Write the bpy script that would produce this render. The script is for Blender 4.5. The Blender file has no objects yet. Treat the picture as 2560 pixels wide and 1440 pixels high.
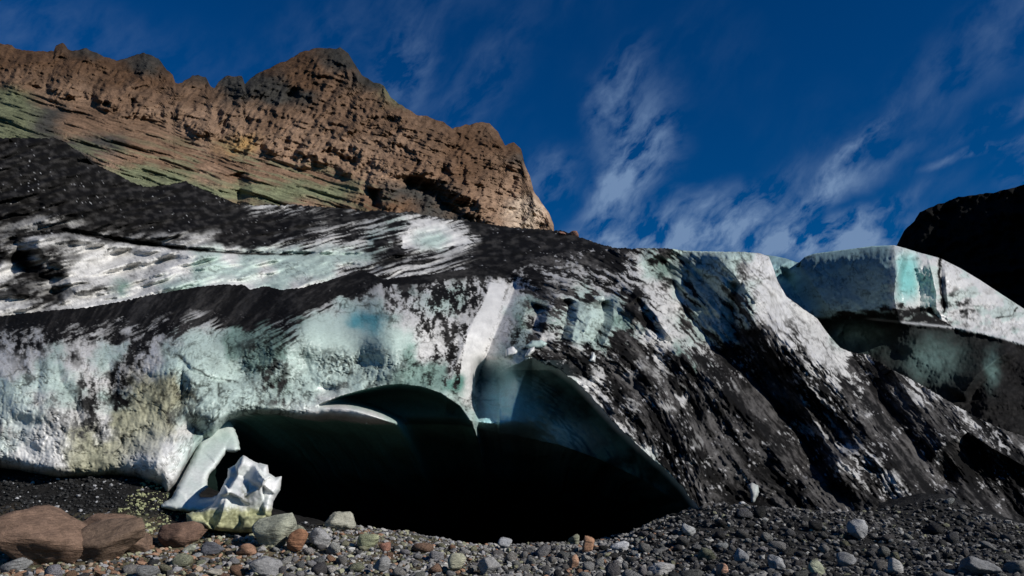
import bpy, bmesh, math, random
import numpy as np
from mathutils import Vector, Matrix
from mathutils.geometry import delaunay_2d_cdt

random.seed(7)
RNG = np.random.default_rng(7)
S = bpy.context.scene
COL = S.collection

# ------------------------------------------------------------------ camera
F = 2009.0                       # focal length in pixels of a 2560 wide frame
PITCH = math.atan(480.0 / F)
CAMH = 1.6
cam_d = bpy.data.cameras.new("camera")
cam_d.sensor_width = 36.0
cam_d.lens = 36.0 * F / 2560.0
cam_d.clip_start = 0.1
cam_d.clip_end = 6000
cam = bpy.data.objects.new("camera", cam_d)
cam.location = (0, 0, CAMH)
cam.rotation_euler = (math.pi / 2 + PITCH, 0, 0)
COL.objects.link(cam)
S.camera = cam

# ------------------------------------------------------------------ light
SUN_DIR = Vector((0.77, -0.42, 0.50)).normalized()      # towards the sun
EL = math.asin(SUN_DIR.z)
AZ = math.atan2(SUN_DIR.x, SUN_DIR.y)
sd = bpy.data.lights.new("sun", 'SUN')
sd.energy = 5.0
sd.angle = math.radians(0.5)
sd.color = (1.0, 0.965, 0.92)
sun = bpy.data.objects.new("sun", sd)
sun.rotation_euler = (-SUN_DIR).to_track_quat('-Z', 'Y').to_euler()
COL.objects.link(sun)

S.view_settings.view_transform = 'Standard'
S.view_settings.look = 'None'
S.view_settings.exposure = 0.0
S.view_settings.gamma = 1.0
S.view_settings.use_curve_mapping = False


def ray(px, py):
    """world ray through a pixel of the 2560x1440 photograph, scaled so that y = 1"""
    a = (np.asarray(px, float) - 1280.0) / F
    b = (720.0 - np.asarray(py, float)) / F
    cp, sp = math.cos(PITCH), math.sin(PITCH)
    y = cp - b * sp
    z = sp + b * cp
    return a / y, z / y


def P3(px, py, Y):
    rx, rz = ray(px, py)
    Y = np.asarray(Y, float)
    return np.stack(np.broadcast_arrays(rx * Y, Y, rz * Y + CAMH), axis=-1)


# ------------------------------------------------------------------ sky
W = bpy.data.worlds.new("World")
S.world = W
W.use_nodes = True
nt = W.node_tree
for n in list(nt.nodes):
    nt.nodes.remove(n)


def N(t, tree=None, **kw):
    n = (tree or nt).nodes.new(t)
    for k, v in kw.items():
        setattr(n, k, v)
    return n


def L(a, b, tree=None):
    (tree or nt).links.new(a, b)


def math_node(op, a, b=None, tree=None, clamp=False):
    n = N('ShaderNodeMath', tree, operation=op)
    n.use_clamp = clamp
    for i, v in enumerate((a, b)):
        if v is None:
            continue
        if isinstance(v, (int, float)):
            n.inputs[i].default_value = v
        else:
            L(v, n.inputs[i], tree)
    return n.outputs[0]


def build_sky():
    sky = N('ShaderNodeTexSky')
    sky.sky_type = 'NISHITA'
    sky.sun_disc = False
    sky.sun_elevation = EL
    sky.sun_rotation = AZ
    sky.altitude = 600
    sky.air_density = 0.9
    sky.dust_density = 0.15
    sky.ozone_density = 3.0
    hs = N('ShaderNodeHueSaturation')
    hs.inputs['Saturation'].default_value = 1.22
    hs.inputs['Value'].default_value = 1.0
    L(sky.outputs[0], hs.inputs['Color'])
    gm = N('ShaderNodeMix', data_type='RGBA', blend_type='MULTIPLY')
    gm.inputs[0].default_value = 1.0
    gm.inputs[7].default_value = (0.016, 0.53, 0.86, 1)
    L(hs.outputs[0], gm.inputs[6])
    base = gm.outputs[2]
    tc = N('ShaderNodeTexCoord')
    sep = N('ShaderNodeSeparateXYZ')
    L(tc.outputs['Generated'], sep.inputs[0])
    az = math_node('ARCTAN2', sep.outputs[0], sep.outputs[1])
    el = math_node('ARCSINE', sep.outputs[2])
    comb = N('ShaderNodeCombineXYZ')
    L(az, comb.inputs[0])
    L(el, comb.inputs[1])
    blobs = [(1540, 250, 110, 55, 60, .55), (1580, 420, 150, 60, 62, .8), (1500, 500, 120, 30, 45, .5),
             (1620, 380, 80, 60, 60, .4), (1690, 560, 200, 55, 10, .85), (1570, 600, 120, 30, 5, .6),
             (1820, 600, 170, 40, 0, .8), (2050, 490, 170, 26, 42, .75), (2140, 370, 80, 12, 36, .5),
             (2090, 470, 140, 26, 20, .5), (1990, 625, 190, 32, 0, 1.1), (2110, 590, 120, 36, 10, 1.0),
             (2160, 530, 110, 18, 15, .6), (2500, 100, 220, 70, 25, .20),
             (2450, 385, 90, 9, 6, .7), (2510, 290, 110, 14, 20, .35), (2560, 430, 40, 50, 0, .5),
             (1000, 190, 100, 60, 60, .42), (1150, 280, 220, 70, 50, .18), (40, 60, 360, 70, 0, .16),
             (950, 60, 320, 70, 20, .10), (1370, 450, 70, 50, 20, .45), (1900, 510, 140, 40, 30, .35)]
    # warp the lookup so that the wisps fray
    nw = N('ShaderNodeTexNoise')
    nw.inputs['Scale'].default_value = 9
    nw.inputs['Detail'].default_value = 5
    L(comb.outputs[0], nw.inputs['Vector'])
    sub = N('ShaderNodeVectorMath', operation='SUBTRACT')
    sub.inputs[1].default_value = (0.5, 0.5, 0.5)
    L(nw.outputs['Color'], sub.inputs[0])
    scl = N('ShaderNodeVectorMath', operation='SCALE')
    scl.inputs['Scale'].default_value = 0.05
    L(sub.outputs[0], scl.inputs[0])
    add = N('ShaderNodeVectorMath', operation='ADD')
    L(comb.outputs[0], add.inputs[0])
    L(scl.outputs[0], add.inputs[1])
    tot = None
    for (px, py, ln, wd, ang, st) in blobs:
        rx, rz = ray(px, py)
        d = Vector((float(rx), 1.0, float(rz))).normalized()
        a0, e0 = math.atan2(d.x, d.y), math.asin(d.z)
        mp = N('ShaderNodeMapping', vector_type='TEXTURE')
        mp.inputs['Location'].default_value = (a0, e0, 0)
        mp.inputs['Rotation'].default_value = (0, 0, math.radians(ang))
        mp.inputs['Scale'].default_value = (1.25 * ln / F, 1.3 * wd / F, 1)
        L(add.outputs[0], mp.inputs['Vector'])
        s2 = N('ShaderNodeVectorMath', operation='MULTIPLY')
        s2.inputs[1].default_value = (1, 1, 0)
        L(mp.outputs[0], s2.inputs[0])
        le = N('ShaderNodeVectorMath', operation='LENGTH')
        L(s2.outputs[0], le.inputs[0])
        mr = N('ShaderNodeMapRange', interpolation_type='SMOOTHERSTEP')
        mr.inputs['From Min'].default_value = 0.0
        mr.inputs['From Max'].default_value = 1.6
        mr.inputs['To Min'].default_value = st
        mr.inputs['To Max'].default_value = 0.0
        L(le.outputs['Value'], mr.inputs['Value'])
        tot = mr.outputs[0] if tot is None else math_node('ADD', tot, mr.outputs[0])
    # streaky fibre noise
    mp = N('ShaderNodeMapping', vector_type='TEXTURE')
    mp.inputs['Rotation'].default_value = (0, 0, math.radians(42))
    mp.inputs['Scale'].default_value = (1 / 10, 1 / 19, 1)
    L(add.outputs[0], mp.inputs['Vector'])
    n1 = N('ShaderNodeTexNoise')
    n1.inputs['Scale'].default_value = 1.6
    n1.inputs['Detail'].default_value = 9
    n1.inputs['Roughness'].default_value = 0.58
    n1.inputs['Distortion'].default_value = 0.0
    L(mp.outputs[0], n1.inputs['Vector'])
    mr = N('ShaderNodeMapRange')
    mr.inputs['From Min'].default_value = 0.39
    mr.inputs['From Max'].default_value = 0.66
    L(n1.outputs[0], mr.inputs['Value'])
    n2 = N('ShaderNodeTexNoise')
    n2.inputs['Scale'].default_value = 2.2
    n2.inputs['Detail'].default_value = 4
    L(comb.outputs[0], n2.inputs['Vector'])
    back = N('ShaderNodeMapRange')
    back.inputs['From Min'].default_value = 0.5
    back.inputs['From Max'].default_value = 0.75
    back.inputs['To Max'].default_value = 0.12
    L(n2.outputs[0], back.inputs['Value'])
    tot = math_node('ADD', tot, back.outputs[0])
    m = math_node('MULTIPLY', tot, mr.outputs[0])
    m = math_node('MULTIPLY', m, 1.05)
    m = math_node('MINIMUM', m, 0.95)
    mix = N('ShaderNodeMix', data_type='RGBA')
    L(m, mix.inputs[0])
    L(base, mix.inputs[6])
    mix.inputs[7].default_value = (2.4, 3.8, 6.3, 1)
    bg = N('ShaderNodeBackground')
    bg.inputs['Strength'].default_value = 0.070
    L(mix.outputs[2], bg.inputs[0])
    out = N('ShaderNodeOutputWorld')
    L(bg.outputs[0], out.inputs[0])


build_sky()

# ------------------------------------------------------------------ numeric helpers


def _h(ix, iy, seed):
    n = (ix.astype(np.int64) * 374761393 + iy.astype(np.int64) * 668265263 + seed * 1274126177) & 0x7fffffff
    n = ((n ^ (n >> 13)) * 1274126177) & 0x7fffffff
    n = (n ^ (n >> 16)) & 0xffff
    return n / 65535.0 * 2 * np.pi


def perlin(x, y, seed=0):
    x0 = np.floor(x); y0 = np.floor(y)
    fx = x - x0; fy = y - y0
    u = fx * fx * fx * (fx * (fx * 6 - 15) + 10)
    v = fy * fy * fy * (fy * (fy * 6 - 15) + 10)

    def g(dx, dy):
        a = _h(x0 + dx, y0 + dy, seed)
        return np.cos(a) * (fx - dx) + np.sin(a) * (fy - dy)
    return ((g(0, 0) * (1 - u) + g(1, 0) * u) * (1 - v) + (g(0, 1) * (1 - u) + g(1, 1) * u) * v) * 1.5


def fbm(x, y, octv=5, seed=0, gain=0.5, lac=2.03):
    s = 0; a = 1.0; t = 0
    for o in range(octv):
        s = s + a * perlin(x, y, seed + o * 17)
        t += a * a
        x = x * lac + 13.7; y = y * lac + 7.3; a *= gain
    return s / math.sqrt(t)


def ridged(x, y, octv=5, seed=0, gain=0.5):
    s = 0; a = 1.0; t = 0
    for o in range(octv):
        s = s + a * (1 - 2 * np.abs(perlin(x, y, seed + o * 17)))
        t += a
        x = x * 2.07 + 5.1; y = y * 2.07 + 9.2; a *= gain
    return s / t


def rot(x, y, deg, sx, sy):
    """noise coordinates stretched along a direction deg (up to the right positive, image y down)"""
    a = math.radians(deg)
    u = x * math.cos(a) - y * math.sin(a)
    v = x * math.sin(a) + y * math.cos(a)
    return u / sx, v / sy


def unit(n):
    """bring a roughly gaussian noise to a flat 0..1 spread"""
    z = (n - n.mean()) / (n.std() + 1e-9)
    return 1.0 / (1.0 + np.exp(-1.702 * z))


def sstep(a, b, x):
    t = np.clip((x - a) / (b - a), 0, 1)
    return t * t * (3 - 2 * t)


def tps(pts, smooth=0.0):
    p = np.array(pts, float)
    xy, z = p[:, :2] / 1000.0, p[:, 2]
    n = len(p)
    r2 = ((xy[:, None] - xy[None]) ** 2).sum(-1)
    K = 0.5 * r2 * np.log(r2 + 1e-12) + smooth * np.eye(n)
    Q = np.hstack([np.ones((n, 1)), xy])
    A = np.block([[K, Q], [Q.T, np.zeros((3, 3))]])
    w = np.linalg.solve(A, np.concatenate([z, np.zeros(3)]))

    def f(x, y):
        x = np.asarray(x, float) / 1000.0
        y = np.asarray(y, float) / 1000.0
        out = w[n] + w[n + 1] * x + w[n + 2] * y
        for i in range(n):
            rr = (x - xy[i, 0]) ** 2 + (y - xy[i, 1]) ** 2
            out = out + w[i] * 0.5 * rr * np.log(rr + 1e-12)
        return out
    return f


def veins(px, py, scale, seed, width=.035, keep=.45):
    """thin broken crack lines, 0..1"""
    wx = fbm(px / (scale * .6), py / (scale * .6), 4, seed + 3, .6) * .35
    wy = fbm(px / (scale * .6), py / (scale * .6), 4, seed + 9, .6) * .35
    p = perlin(px / scale + wx, py / scale + wy, seed)
    q = perlin(px / scale * 1.9 + wy, py / scale * 1.6 + wx, seed + 50)
    k = np.maximum(np.exp(-(p / width) ** 2), .7 * np.exp(-(q / (width * 1.4)) ** 2))
    br = sstep(1 - keep, 1 - keep * .4, unit(fbm(px / scale * .9, py / scale * .9, 4, seed + 21, .6)))
    return k * br


def curve(pts):
    p = np.array(pts, float)
    return lambda x: np.interp(x, p[:, 0], p[:, 1])


def poly_dist(px, py, pts):
    """(distance, signed distance with + on the image right, parameter 0..1 along) to a polyline"""
    best = np.full(np.shape(px), 1e9)
    sgn = np.ones(np.shape(px))
    par = np.zeros(np.shape(px))
    p = np.array(pts, float)
    seg = np.hypot(*(p[1:] - p[:-1]).T)
    cum = np.concatenate([[0], np.cumsum(seg)])
    for i in range(len(p) - 1):
        a, b = p[i], p[i + 1]
        d = b - a
        t = np.clip(((px - a[0]) * d[0] + (py - a[1]) * d[1]) / (d @ d), 0, 1)
        qx, qy = px - a[0] - t * d[0], py - a[1] - t * d[1]
        r = np.hypot(qx, qy)
        m = r < best
        best = np.where(m, r, best)
        cr = qx * d[1] - qy * d[0]
        sgn = np.where(m, np.where(cr >= 0, 1.0, -1.0), sgn)
        par = np.where(m, (cum[i] + t * seg[i]) / cum[-1], par)
    return best, best * sgn, par


def inside(px, py, pts):
    p = np.array(pts, float)
    res = np.zeros(np.shape(px), bool)
    j = len(p) - 1
    for i in range(len(p)):
        xi, yi = p[i]; xj, yj = p[j]
        if yi != yj:
            c = ((yi > py) != (yj > py)) & (px < (xj - xi) * (py - yi) / (yj - yi) + xi)
            res ^= c
        j = i
    return res


def lookup(rows, x0, y0, cw, ch, px, py, conv):
    """smoothly read a small hand written chart"""
    g = np.array([[conv(c) for c in r] for r in rows], float)
    R, C = g.shape[:2]
    u = np.clip((px - x0) / cw - 0.5, 0, C - 1.001)
    v = np.clip((py - y0) / ch - 0.5, 0, R - 1.001)
    i0 = np.floor(u).astype(int); j0 = np.floor(v).astype(int)
    fu = u - i0; fv = v - j0
    fu = fu * fu * (3 - 2 * fu); fv = fv * fv * (3 - 2 * fv)
    if g.ndim == 3:
        fu = fu[..., None]; fv = fv[..., None]
    return (g[j0, i0] * (1 - fu) + g[j0, i0 + 1] * fu) * (1 - fv) + (g[j0 + 1, i0] * (1 - fu) + g[j0 + 1, i0 + 1] * fu) * fv


def fold(px, py, pts, wl, wr, amp, p=1.0, taper=0.12):
    d, s, t = poly_dist(px, py, pts)
    w = np.where(s < 0, wl, wr)
    f = np.clip(1 - d / w, 0, 1) ** p
    return amp * f * sstep(0, taper, t + 0.02) * sstep(0, taper, 1.02 - t)


# ------------------------------------------------------------------ mesh helpers


def tag(o, label=None, cat=None, group=None, kind=None):
    if label: o['label'] = label
    if cat: o['category'] = cat
    if group: o['group'] = group
    if kind: o['kind'] = kind
    return o


def add_color(me, col):
    at = me.color_attributes.new("Col", 'FLOAT_COLOR', 'POINT')
    c = np.ones((len(me.vertices), 4), np.float32)
    c[:, :3] = col
    at.data.foreach_set("color", c.ravel())


def mesh_from(name, V, T, col=None, mat=None, parent=None, smooth=True):
    V = np.asarray(V, np.float32); T = np.asarray(T, np.int32)
    k = T.shape[1]
    me = bpy.data.meshes.new(name)
    me.vertices.add(len(V)); me.vertices.foreach_set("co", V.ravel())
    me.loops.add(T.size); me.loops.foreach_set("vertex_index", T.ravel())
    me.polygons.add(len(T))
    me.polygons.foreach_set("loop_start", np.arange(0, T.size, k, dtype=np.int32))
    me.polygons.foreach_set("use_smooth", np.full(len(T), smooth))
    me.update(calc_edges=True)
    if col is not None: add_color(me, col)
    if mat: me.materials.append(mat)
    o = bpy.data.objects.new(name, me)
    if parent: o.parent = parent
    COL.objects.link(o)
    return o


def grid_mesh(name, P, col, mat, parent=None):
    R, C = P.shape[:2]
    i = np.arange(R * C).reshape(R, C)
    T = np.stack([i[:-1, :-1], i[:-1, 1:], i[1:, 1:], i[1:, :-1]], -1).reshape(-1, 4)
    return mesh_from(name, P.reshape(-1, 3), T, col.reshape(-1, 3), mat, parent)


# ------------------------------------------------------------------ materials


def relief_mat(name, bump=0.25, bscale=6.0, rough=0.75, spec=0.25, vary=0.25, grain=30.0, dist=0.05, gloss_by_light=False):
    m = bpy.data.materials.new(name)
    m.use_nodes = True
    t = m.node_tree
    b = t.nodes['Principled BSDF']
    a = N('ShaderNodeAttribute', t); a.attribute_name = "Col"
    tc = N('ShaderNodeTexCoord', t)
    n = N('ShaderNodeTexNoise', t)
    n.inputs['Scale'].default_value = grain; n.inputs['Detail'].default_value = 6; n.inputs['Roughness'].default_value = .65
    L(tc.outputs['Object'], n.inputs['Vector'], t)
    mr = N('ShaderNodeMapRange', t)
    mr.inputs['From Min'].default_value = .3; mr.inputs['From Max'].default_value = .7
    mr.inputs['To Min'].default_value = 1 - vary; mr.inputs['To Max'].default_value = 1 + vary * .6
    L(n.outputs[0], mr.inputs['Value'], t)
    mx = N('ShaderNodeVectorMath', t, operation='SCALE')
    L(a.outputs['Color'], mx.inputs[0], t); L(mr.outputs[0], mx.inputs['Scale'], t)
    L(mx.outputs[0], b.inputs['Base Color'], t)
    b.inputs['Roughness'].default_value = rough
    b.inputs['Specular IOR Level'].default_value = spec
    if gloss_by_light:
        # bare ice (pale) is glossier than the ash lying on it
        sp = N('ShaderNodeMapRange', t)
        sp.inputs['From Min'].default_value = .05; sp.inputs['From Max'].default_value = .5
        sp.inputs['To Min'].default_value = .04; sp.inputs['To Max'].default_value = spec
        L(a.outputs['Fac'], sp.inputs['Value'], t)
        L(sp.outputs[0], b.inputs['Specular IOR Level'], t)
        rg = N('ShaderNodeMapRange', t)
        rg.inputs['From Min'].default_value = .05; rg.inputs['From Max'].default_value = .5
        rg.inputs['To Min'].default_value = .9; rg.inputs['To Max'].default_value = rough
        L(a.outputs['Fac'], rg.inputs['Value'], t)
        L(rg.outputs[0], b.inputs['Roughness'], t)
    n2 = N('ShaderNodeTexNoise', t)
    n2.inputs['Scale'].default_value = bscale; n2.inputs['Detail'].default_value = 9; n2.inputs['Roughness'].default_value = .62
    L(tc.outputs['Object'], n2.inputs['Vector'], t)
    bp = N('ShaderNodeBump', t)
    bp.inputs['Strength'].default_value = bump; bp.inputs['Distance'].default_value = dist
    L(n2.outputs[0], bp.inputs['Height'], t)
    L(bp.outputs[0], b.inputs['Normal'], t)
    return m


def rock_mat(name):
    m = bpy.data.materials.new(name)
    m.use_nodes = True
    t = m.node_tree
    b = t.nodes['Principled BSDF']
    oi = N('ShaderNodeObjectInfo', t)
    tc = N('ShaderNodeTexCoord', t)
    ad = N('ShaderNodeVectorMath', t, operation='ADD')
    L(tc.outputs['Object'], ad.inputs[0], t); L(oi.outputs['Location'], ad.inputs[1], t)
    n = N('ShaderNodeTexNoise', t)
    n.inputs['Scale'].default_value = 5; n.inputs['Detail'].default_value = 9; n.inputs['Roughness'].default_value = .7
    L(ad.outputs[0], n.inputs['Vector'], t)
    mr = N('ShaderNodeMapRange', t)
    mr.inputs['From Min'].default_value = .32; mr.inputs['From Max'].default_value = .68
    mr.inputs['To Min'].default_value = .55; mr.inputs['To Max'].default_value = 1.35
    L(n.outputs[0], mr.inputs['Value'], t)
    n3 = N('ShaderNodeTexNoise', t)
    n3.inputs['Scale'].default_value = 60; n3.inputs['Detail'].default_value = 4
    L(ad.outputs[0], n3.inputs['Vector'], t)
    m3 = N('ShaderNodeMapRange', t)
    m3.inputs['From Min'].default_value = .35; m3.inputs['From Max'].default_value = .65
    m3.inputs['To Min'].default_value = .75; m3.inputs['To Max'].default_value = 1.2
    L(n3.outputs[0], m3.inputs['Value'], t)
    mm = math_node('MULTIPLY', mr.outputs[0], m3.outputs[0], t)
    mx = N('ShaderNodeVectorMath', t, operation='SCALE')
    L(oi.outputs['Color'], mx.inputs[0], t); L(mm, mx.inputs['Scale'], t)
    L(mx.outputs[0], b.inputs['Base Color'], t)
    b.inputs['Roughness'].default_value = .85
    b.inputs['Specular IOR Level'].default_value = .2
    n2 = N('ShaderNodeTexNoise', t)
    n2.inputs['Scale'].default_value = 14; n2.inputs['Detail'].default_value = 8; n2.inputs['Roughness'].default_value = .7
    L(ad.outputs[0], n2.inputs['Vector'], t)
    bp = N('ShaderNodeBump', t)
    bp.inputs['Strength'].default_value = .8; bp.inputs['Distance'].default_value = .035
    L(n2.outputs[0], bp.inputs['Height'], t)
    mpb = N('ShaderNodeMapping', t)
    mpb.inputs['Rotation'].default_value = (.35, .5, 0)
    mpb.inputs['Scale'].default_value = (1.2, 1.2, 7)
    L(ad.outputs[0], mpb.inputs['Vector'], t)
    n4 = N('ShaderNodeTexNoise', t)
    n4.inputs['Scale'].default_value = 1.6; n4.inputs['Detail'].default_value = 7; n4.inputs['Roughness'].default_value = .6
    L(mpb.outputs[0], n4.inputs['Vector'], t)
    bp2 = N('ShaderNodeBump', t)
    bp2.inputs['Strength'].default_value = .9; bp2.inputs['Distance'].default_value = .12
    L(n4.outputs[0], bp2.inputs['Height'], t)
    L(bp.outputs[0], bp2.inputs['Normal'], t)
    L(bp2.outputs[0], b.inputs['Normal'], t)
    return m


M_ICE = relief_mat("dirty_glacier_ice", bump=.13, bscale=11, rough=.36, spec=.5, vary=.16, grain=14, dist=.05, gloss_by_light=True)
M_REAR = relief_mat("far_glacier_ice", bump=.4, bscale=2.5, rough=.6, spec=.25, vary=.18, grain=7, dist=.12, gloss_by_light=True)
M_CAVE = relief_mat("cave_ice", bump=.4, bscale=3, rough=.8, spec=.06, vary=.2, grain=8, dist=.1)
M_ROCKFACE = relief_mat("mountain_rock", bump=.7, bscale=.35, rough=.95, spec=.05, vary=.35, grain=1.1, dist=1.6)
M_HILL = relief_mat("shaded_hill_rock", bump=.5, bscale=.3, rough=.95, spec=.02, vary=.3, grain=1, dist=1)
M_GROUND = relief_mat("gravel_bed", bump=.9, bscale=16, rough=.95, spec=.08, vary=.5, grain=30, dist=.05)
M_GRAVEL = relief_mat("small_stones", bump=.5, bscale=30, rough=.9, spec=.1, vary=.35, grain=45, dist=.02)
M_ROCK = rock_mat("loose_rock")

# ------------------------------------------------------------------ mountain
MC = {'u': (.122, .070, .041), 'n': (.250, .163, .108), 'g': (.155, .165, .095), 'k': (.055, .052, .046),
      's': (.46, .36, .27), 'y': (.36, .22, .09), 'r': (.03, .03, .03), 'm': (.183, .114, .073)}
MROWS = ["uukkkkkuuukuuuuuuu", "uuuukkkuuukkuuuuuu", "mmmuuukkkumkgumuuu", "gnnmmmmkkkmmggmmmm",
         "gkmmnnnnmmmmmmmmmm", "gkmmmnnnmnmmmmummm", "gkkkmmnynnnnnmuuuk", "rgknmmmmnnnnmmumkk",
         "rrrgggnmmmmnnmumnm", "rrrrrggggggmkkmnnn", "rrrrrrgnknmuukmnsn", "rrrrrrrssssmnkknsn"]


def build_mountain():
    top = [(-500, 60), (-200, 95), (0, 108), (20, 110), (40, 122), (90, 128), (134, 128), (140, 110), (158, 108), (170, 125),
           (205, 124), (215, 120), (240, 132), (290, 152), (330, 140), (360, 132), (395, 145), (410, 165), (432, 190), (438, 208),
           (455, 206), (480, 188), (514, 191), (526, 216), (536, 220), (546, 205), (565, 190), (605, 190), (612, 210), (640, 185),
           (700, 158), (720, 150), (750, 132), (790, 120), (835, 122), (850, 116), (870, 135), (890, 165), (905, 188), (925, 200),
           (960, 215), (975, 240), (1000, 262), (1040, 285), (1090, 298), (1130, 320), (1150, 316), (1200, 304), (1225, 310),
           (1245, 332), (1262, 362), (1285, 356), (1303, 372), (1312, 410), (1325, 440), (1335, 480), (1350, 500), (1370, 530),
           (1384, 560), (1386, 580), (1389, 640)]
    bot = [(-500, 700), (1389, 700)]
    cols = np.concatenate([np.linspace(-500, 0, 90, endpoint=False), np.linspace(0, 1389, 560)])
    R = 300
    v = np.linspace(0, 1, R)[:, None]
    tc = curve(top)(cols) + 4 * fbm(cols / 22, cols * 0 + 3, 4, 5)
    bc = curve(bot)(cols)
    px = np.broadcast_to(cols, (R, len(cols)))
    py = tc + (bc - tc) * v
    D = tps([(-500, 60, 330), (0, 110, 330), (400, 150, 340), (850, 120, 360), (1200, 305, 330), (1389, 560, 300),
             (-500, 400, 230), (0, 350, 225), (300, 450, 215), (600, 520, 220), (900, 540, 235), (1200, 570, 255),
             (500, 330, 275), (800, 300, 300), (1100, 400, 285), (1389, 700, 285), (0, 700, 190), (700, 700, 200), (200, 230, 285)])(px, py)
    # lower left: long diagonal strata; elsewhere: craggy cliff
    strat = sstep(0, 50, (py - (180 + 0.26 * px)) + 25 * fbm(px / 90, py / 90, 3, 8)) * sstep(1050, 800, px)
    cy = 1 - strat
    u1, v1 = rot(px, py, -17, 260, 26)
    wob = 10 * fbm(px / 120, py / 120, 3, 9)
    u1b, v1b = rot(px + wob, py + wob, -17, 150, 9)
    bed = fbm(u1, v1, 4, 11) * 4.0 + fbm(u1b, v1b, 4, 15) * 1.8
    u2, v2 = rot(px, py, 62, 120, 62)
    wq = 26 * fbm(px / 80, py / 80, 4, 23)
    u2, v2 = rot(px + wq, py + wq, 40, 190, 90)
    u4, v4 = rot(px + wq, py - wq, -25, 90, 40)
    u5, v5 = rot(px + wq, py + wq * .5, -20, 230, 52)
    u6, v6 = rot(px + wq * .6, py - wq * .4, 58, 70, 28)
    crag = ridged(u6, v6, 4, 28, .5) * 4.5 + ridged(u2, v2, 4, 21, .4) * 10 + ridged(u5, v5, 5, 25, .5) * 4 + fbm(u4, v4, 5, 27, .5) * 2.0 + fbm(px / 60, py / 44, 5, 31, .5) * 2.5
    u3, v3 = rot(px, py + wob, -10, 120, 8)
    crag = crag + fbm(u3, v3, 3, 41) * 1.2
    edge = sstep(0, 30, py - tc)
    D = D - (bed * strat + crag * cy + fbm(px / 9, py / 7, 3, 51, .7) * (.7 * cy + .3 * strat)) * (.35 + .65 * edge)
    # gully that carries the dark streak towards the right, and the small peaks' own depth
    D = D + fold(px, py, [(1000, 450), (1080, 490), (1170, 550), (1210, 600)], 60, 50, 14)
    D = D + fold(px, py, [(590, 430), (600, 470), (590, 520)], 40, 30, 8)
    D = D + fold(px, py, [(940, 470), (935, 520)], 26, 20, 10)
    P = P3(px, py, D)
    w1 = 30 * fbm(px / 70, py / 50, 4, 61); w2 = 22 * fbm(px / 60, py / 40, 4, 65)
    c = lookup(MROWS, 0, 100, 80, 40, px + w1, py + w2 * .8, lambda k: MC[k])
    n = fbm(px / 14, py / 9, 5, 71, .65)
    us, vs = rot(px + wob, py + wob, -17, 60, 5)
    ns = fbm(us, vs, 4, 75, .6)
    n9 = fbm(px / 5, py / 4, 3, 73, .7)
    mod = (1 + .38 * n * cy + .45 * ns * strat + .16 * n9) * (.62 + .42 * sstep(120, 420, py - .12 * px)) * (1 + .28 * fbm(px / 70, py / 45, 3, 77))
    c = c * np.clip(mod, .25, 1.8)[..., None]
    # dark ledge shadows are left to the light; only bare dark rock bands are coloured here
    band = unit(fbm(us * .5, vs * .5, 3, 81))
    gr = np.array(MC['g']) * 1.15
    k = (sstep(.6, .85, band) * strat * sstep(300, 420, py))[..., None]
    c = c * (1 - k * .6) + gr * k * .6
    # back side so the ridge has thickness
    back = []
    bcol = []
    for s in range(1, 7):
        q = P[0].copy()
        q[:, 1] += 18 * s
        q[:, 2] -= 10 * s * s * .6 + 6 * s
        back.append(q); bcol.append(c[0])
    P = np.concatenate([np.array(back)[::-1], P], 0)
    c = np.concatenate([np.array(bcol)[::-1], c], 0)
    o = grid_mesh("mountain", P, c, M_ROCKFACE)
    tag(o, kind='structure')
    return o


def build_hill():
    top = [(2150, 700), (2200, 660), (2250, 612), (2258, 580), (2285, 552), (2300, 530), (2340, 512), (2400, 492), (2480, 482),
           (2560, 462), (2800, 400), (3200, 330)]
    cols = np.linspace(2150, 3200, 240)
    R = 120
    tc = curve(top)(cols) + 3 * fbm(cols / 25, cols * 0, 4, 3)
    v = np.linspace(0, 1, R)[:, None]
    px = np.broadcast_to(cols, (R, len(cols)))
    py = tc + (1000 - tc) * v
    D = 175 - 25 * v - (px - 2250) * .075 - 4 * fbm(px / 90, py / 90, 5, 6) - 1.2 * fbm(px / 18, py / 18, 4, 8) - 2.5 * ridged(px / 60, py / 40, 4, 9)
    P = P3(px, py, D)
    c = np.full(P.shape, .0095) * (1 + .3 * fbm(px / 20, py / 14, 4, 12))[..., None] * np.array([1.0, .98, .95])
    back = []
    for s in range(1, 8):
        q = P[0].copy(); q[:, 1] += 10 * s; q[:, 0] += 2 * s; q[:, 2] -= 2.0 * s * s
        back.append(q)
    P = np.concatenate([np.array(back)[::-1], P], 0)
    c = np.concatenate([np.repeat(c[:1], 7, 0), c], 0)
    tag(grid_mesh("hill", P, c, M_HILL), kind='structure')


# ------------------------------------------------------------------ ice colour
IC = {'w': (.60, .585, .555), 't': (.40, .49, .44), 'g': (.185, .275, .235), 'b': (.09, .28, .32), 'o': (.33, .32, .215), 'd': (.10, .22, .18)}
DIRT = np.array([.0085, .0080, .0076])


def ice_colour(dirt, tint, n, soft=.16, grey=None, dust=None, damp=3.2):
    """dirt: 0..1 amount, n: flat 0..1 noise -> albedo"""
    dirt = np.clip(dirt, 0, 1)
    a = dirt * (1 + 2 * soft) - soft
    m = sstep(-soft, soft, a - n)
    if grey is not None:
        m = np.clip(m + (1 - m) * grey * dirt, 0, 1)
    m = m[..., None]
    dk = DIRT if dust is None else DIRT * (.7 + damp * (dust ** 3)[..., None])
    return tint * (1 - m) + dk * m


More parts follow.
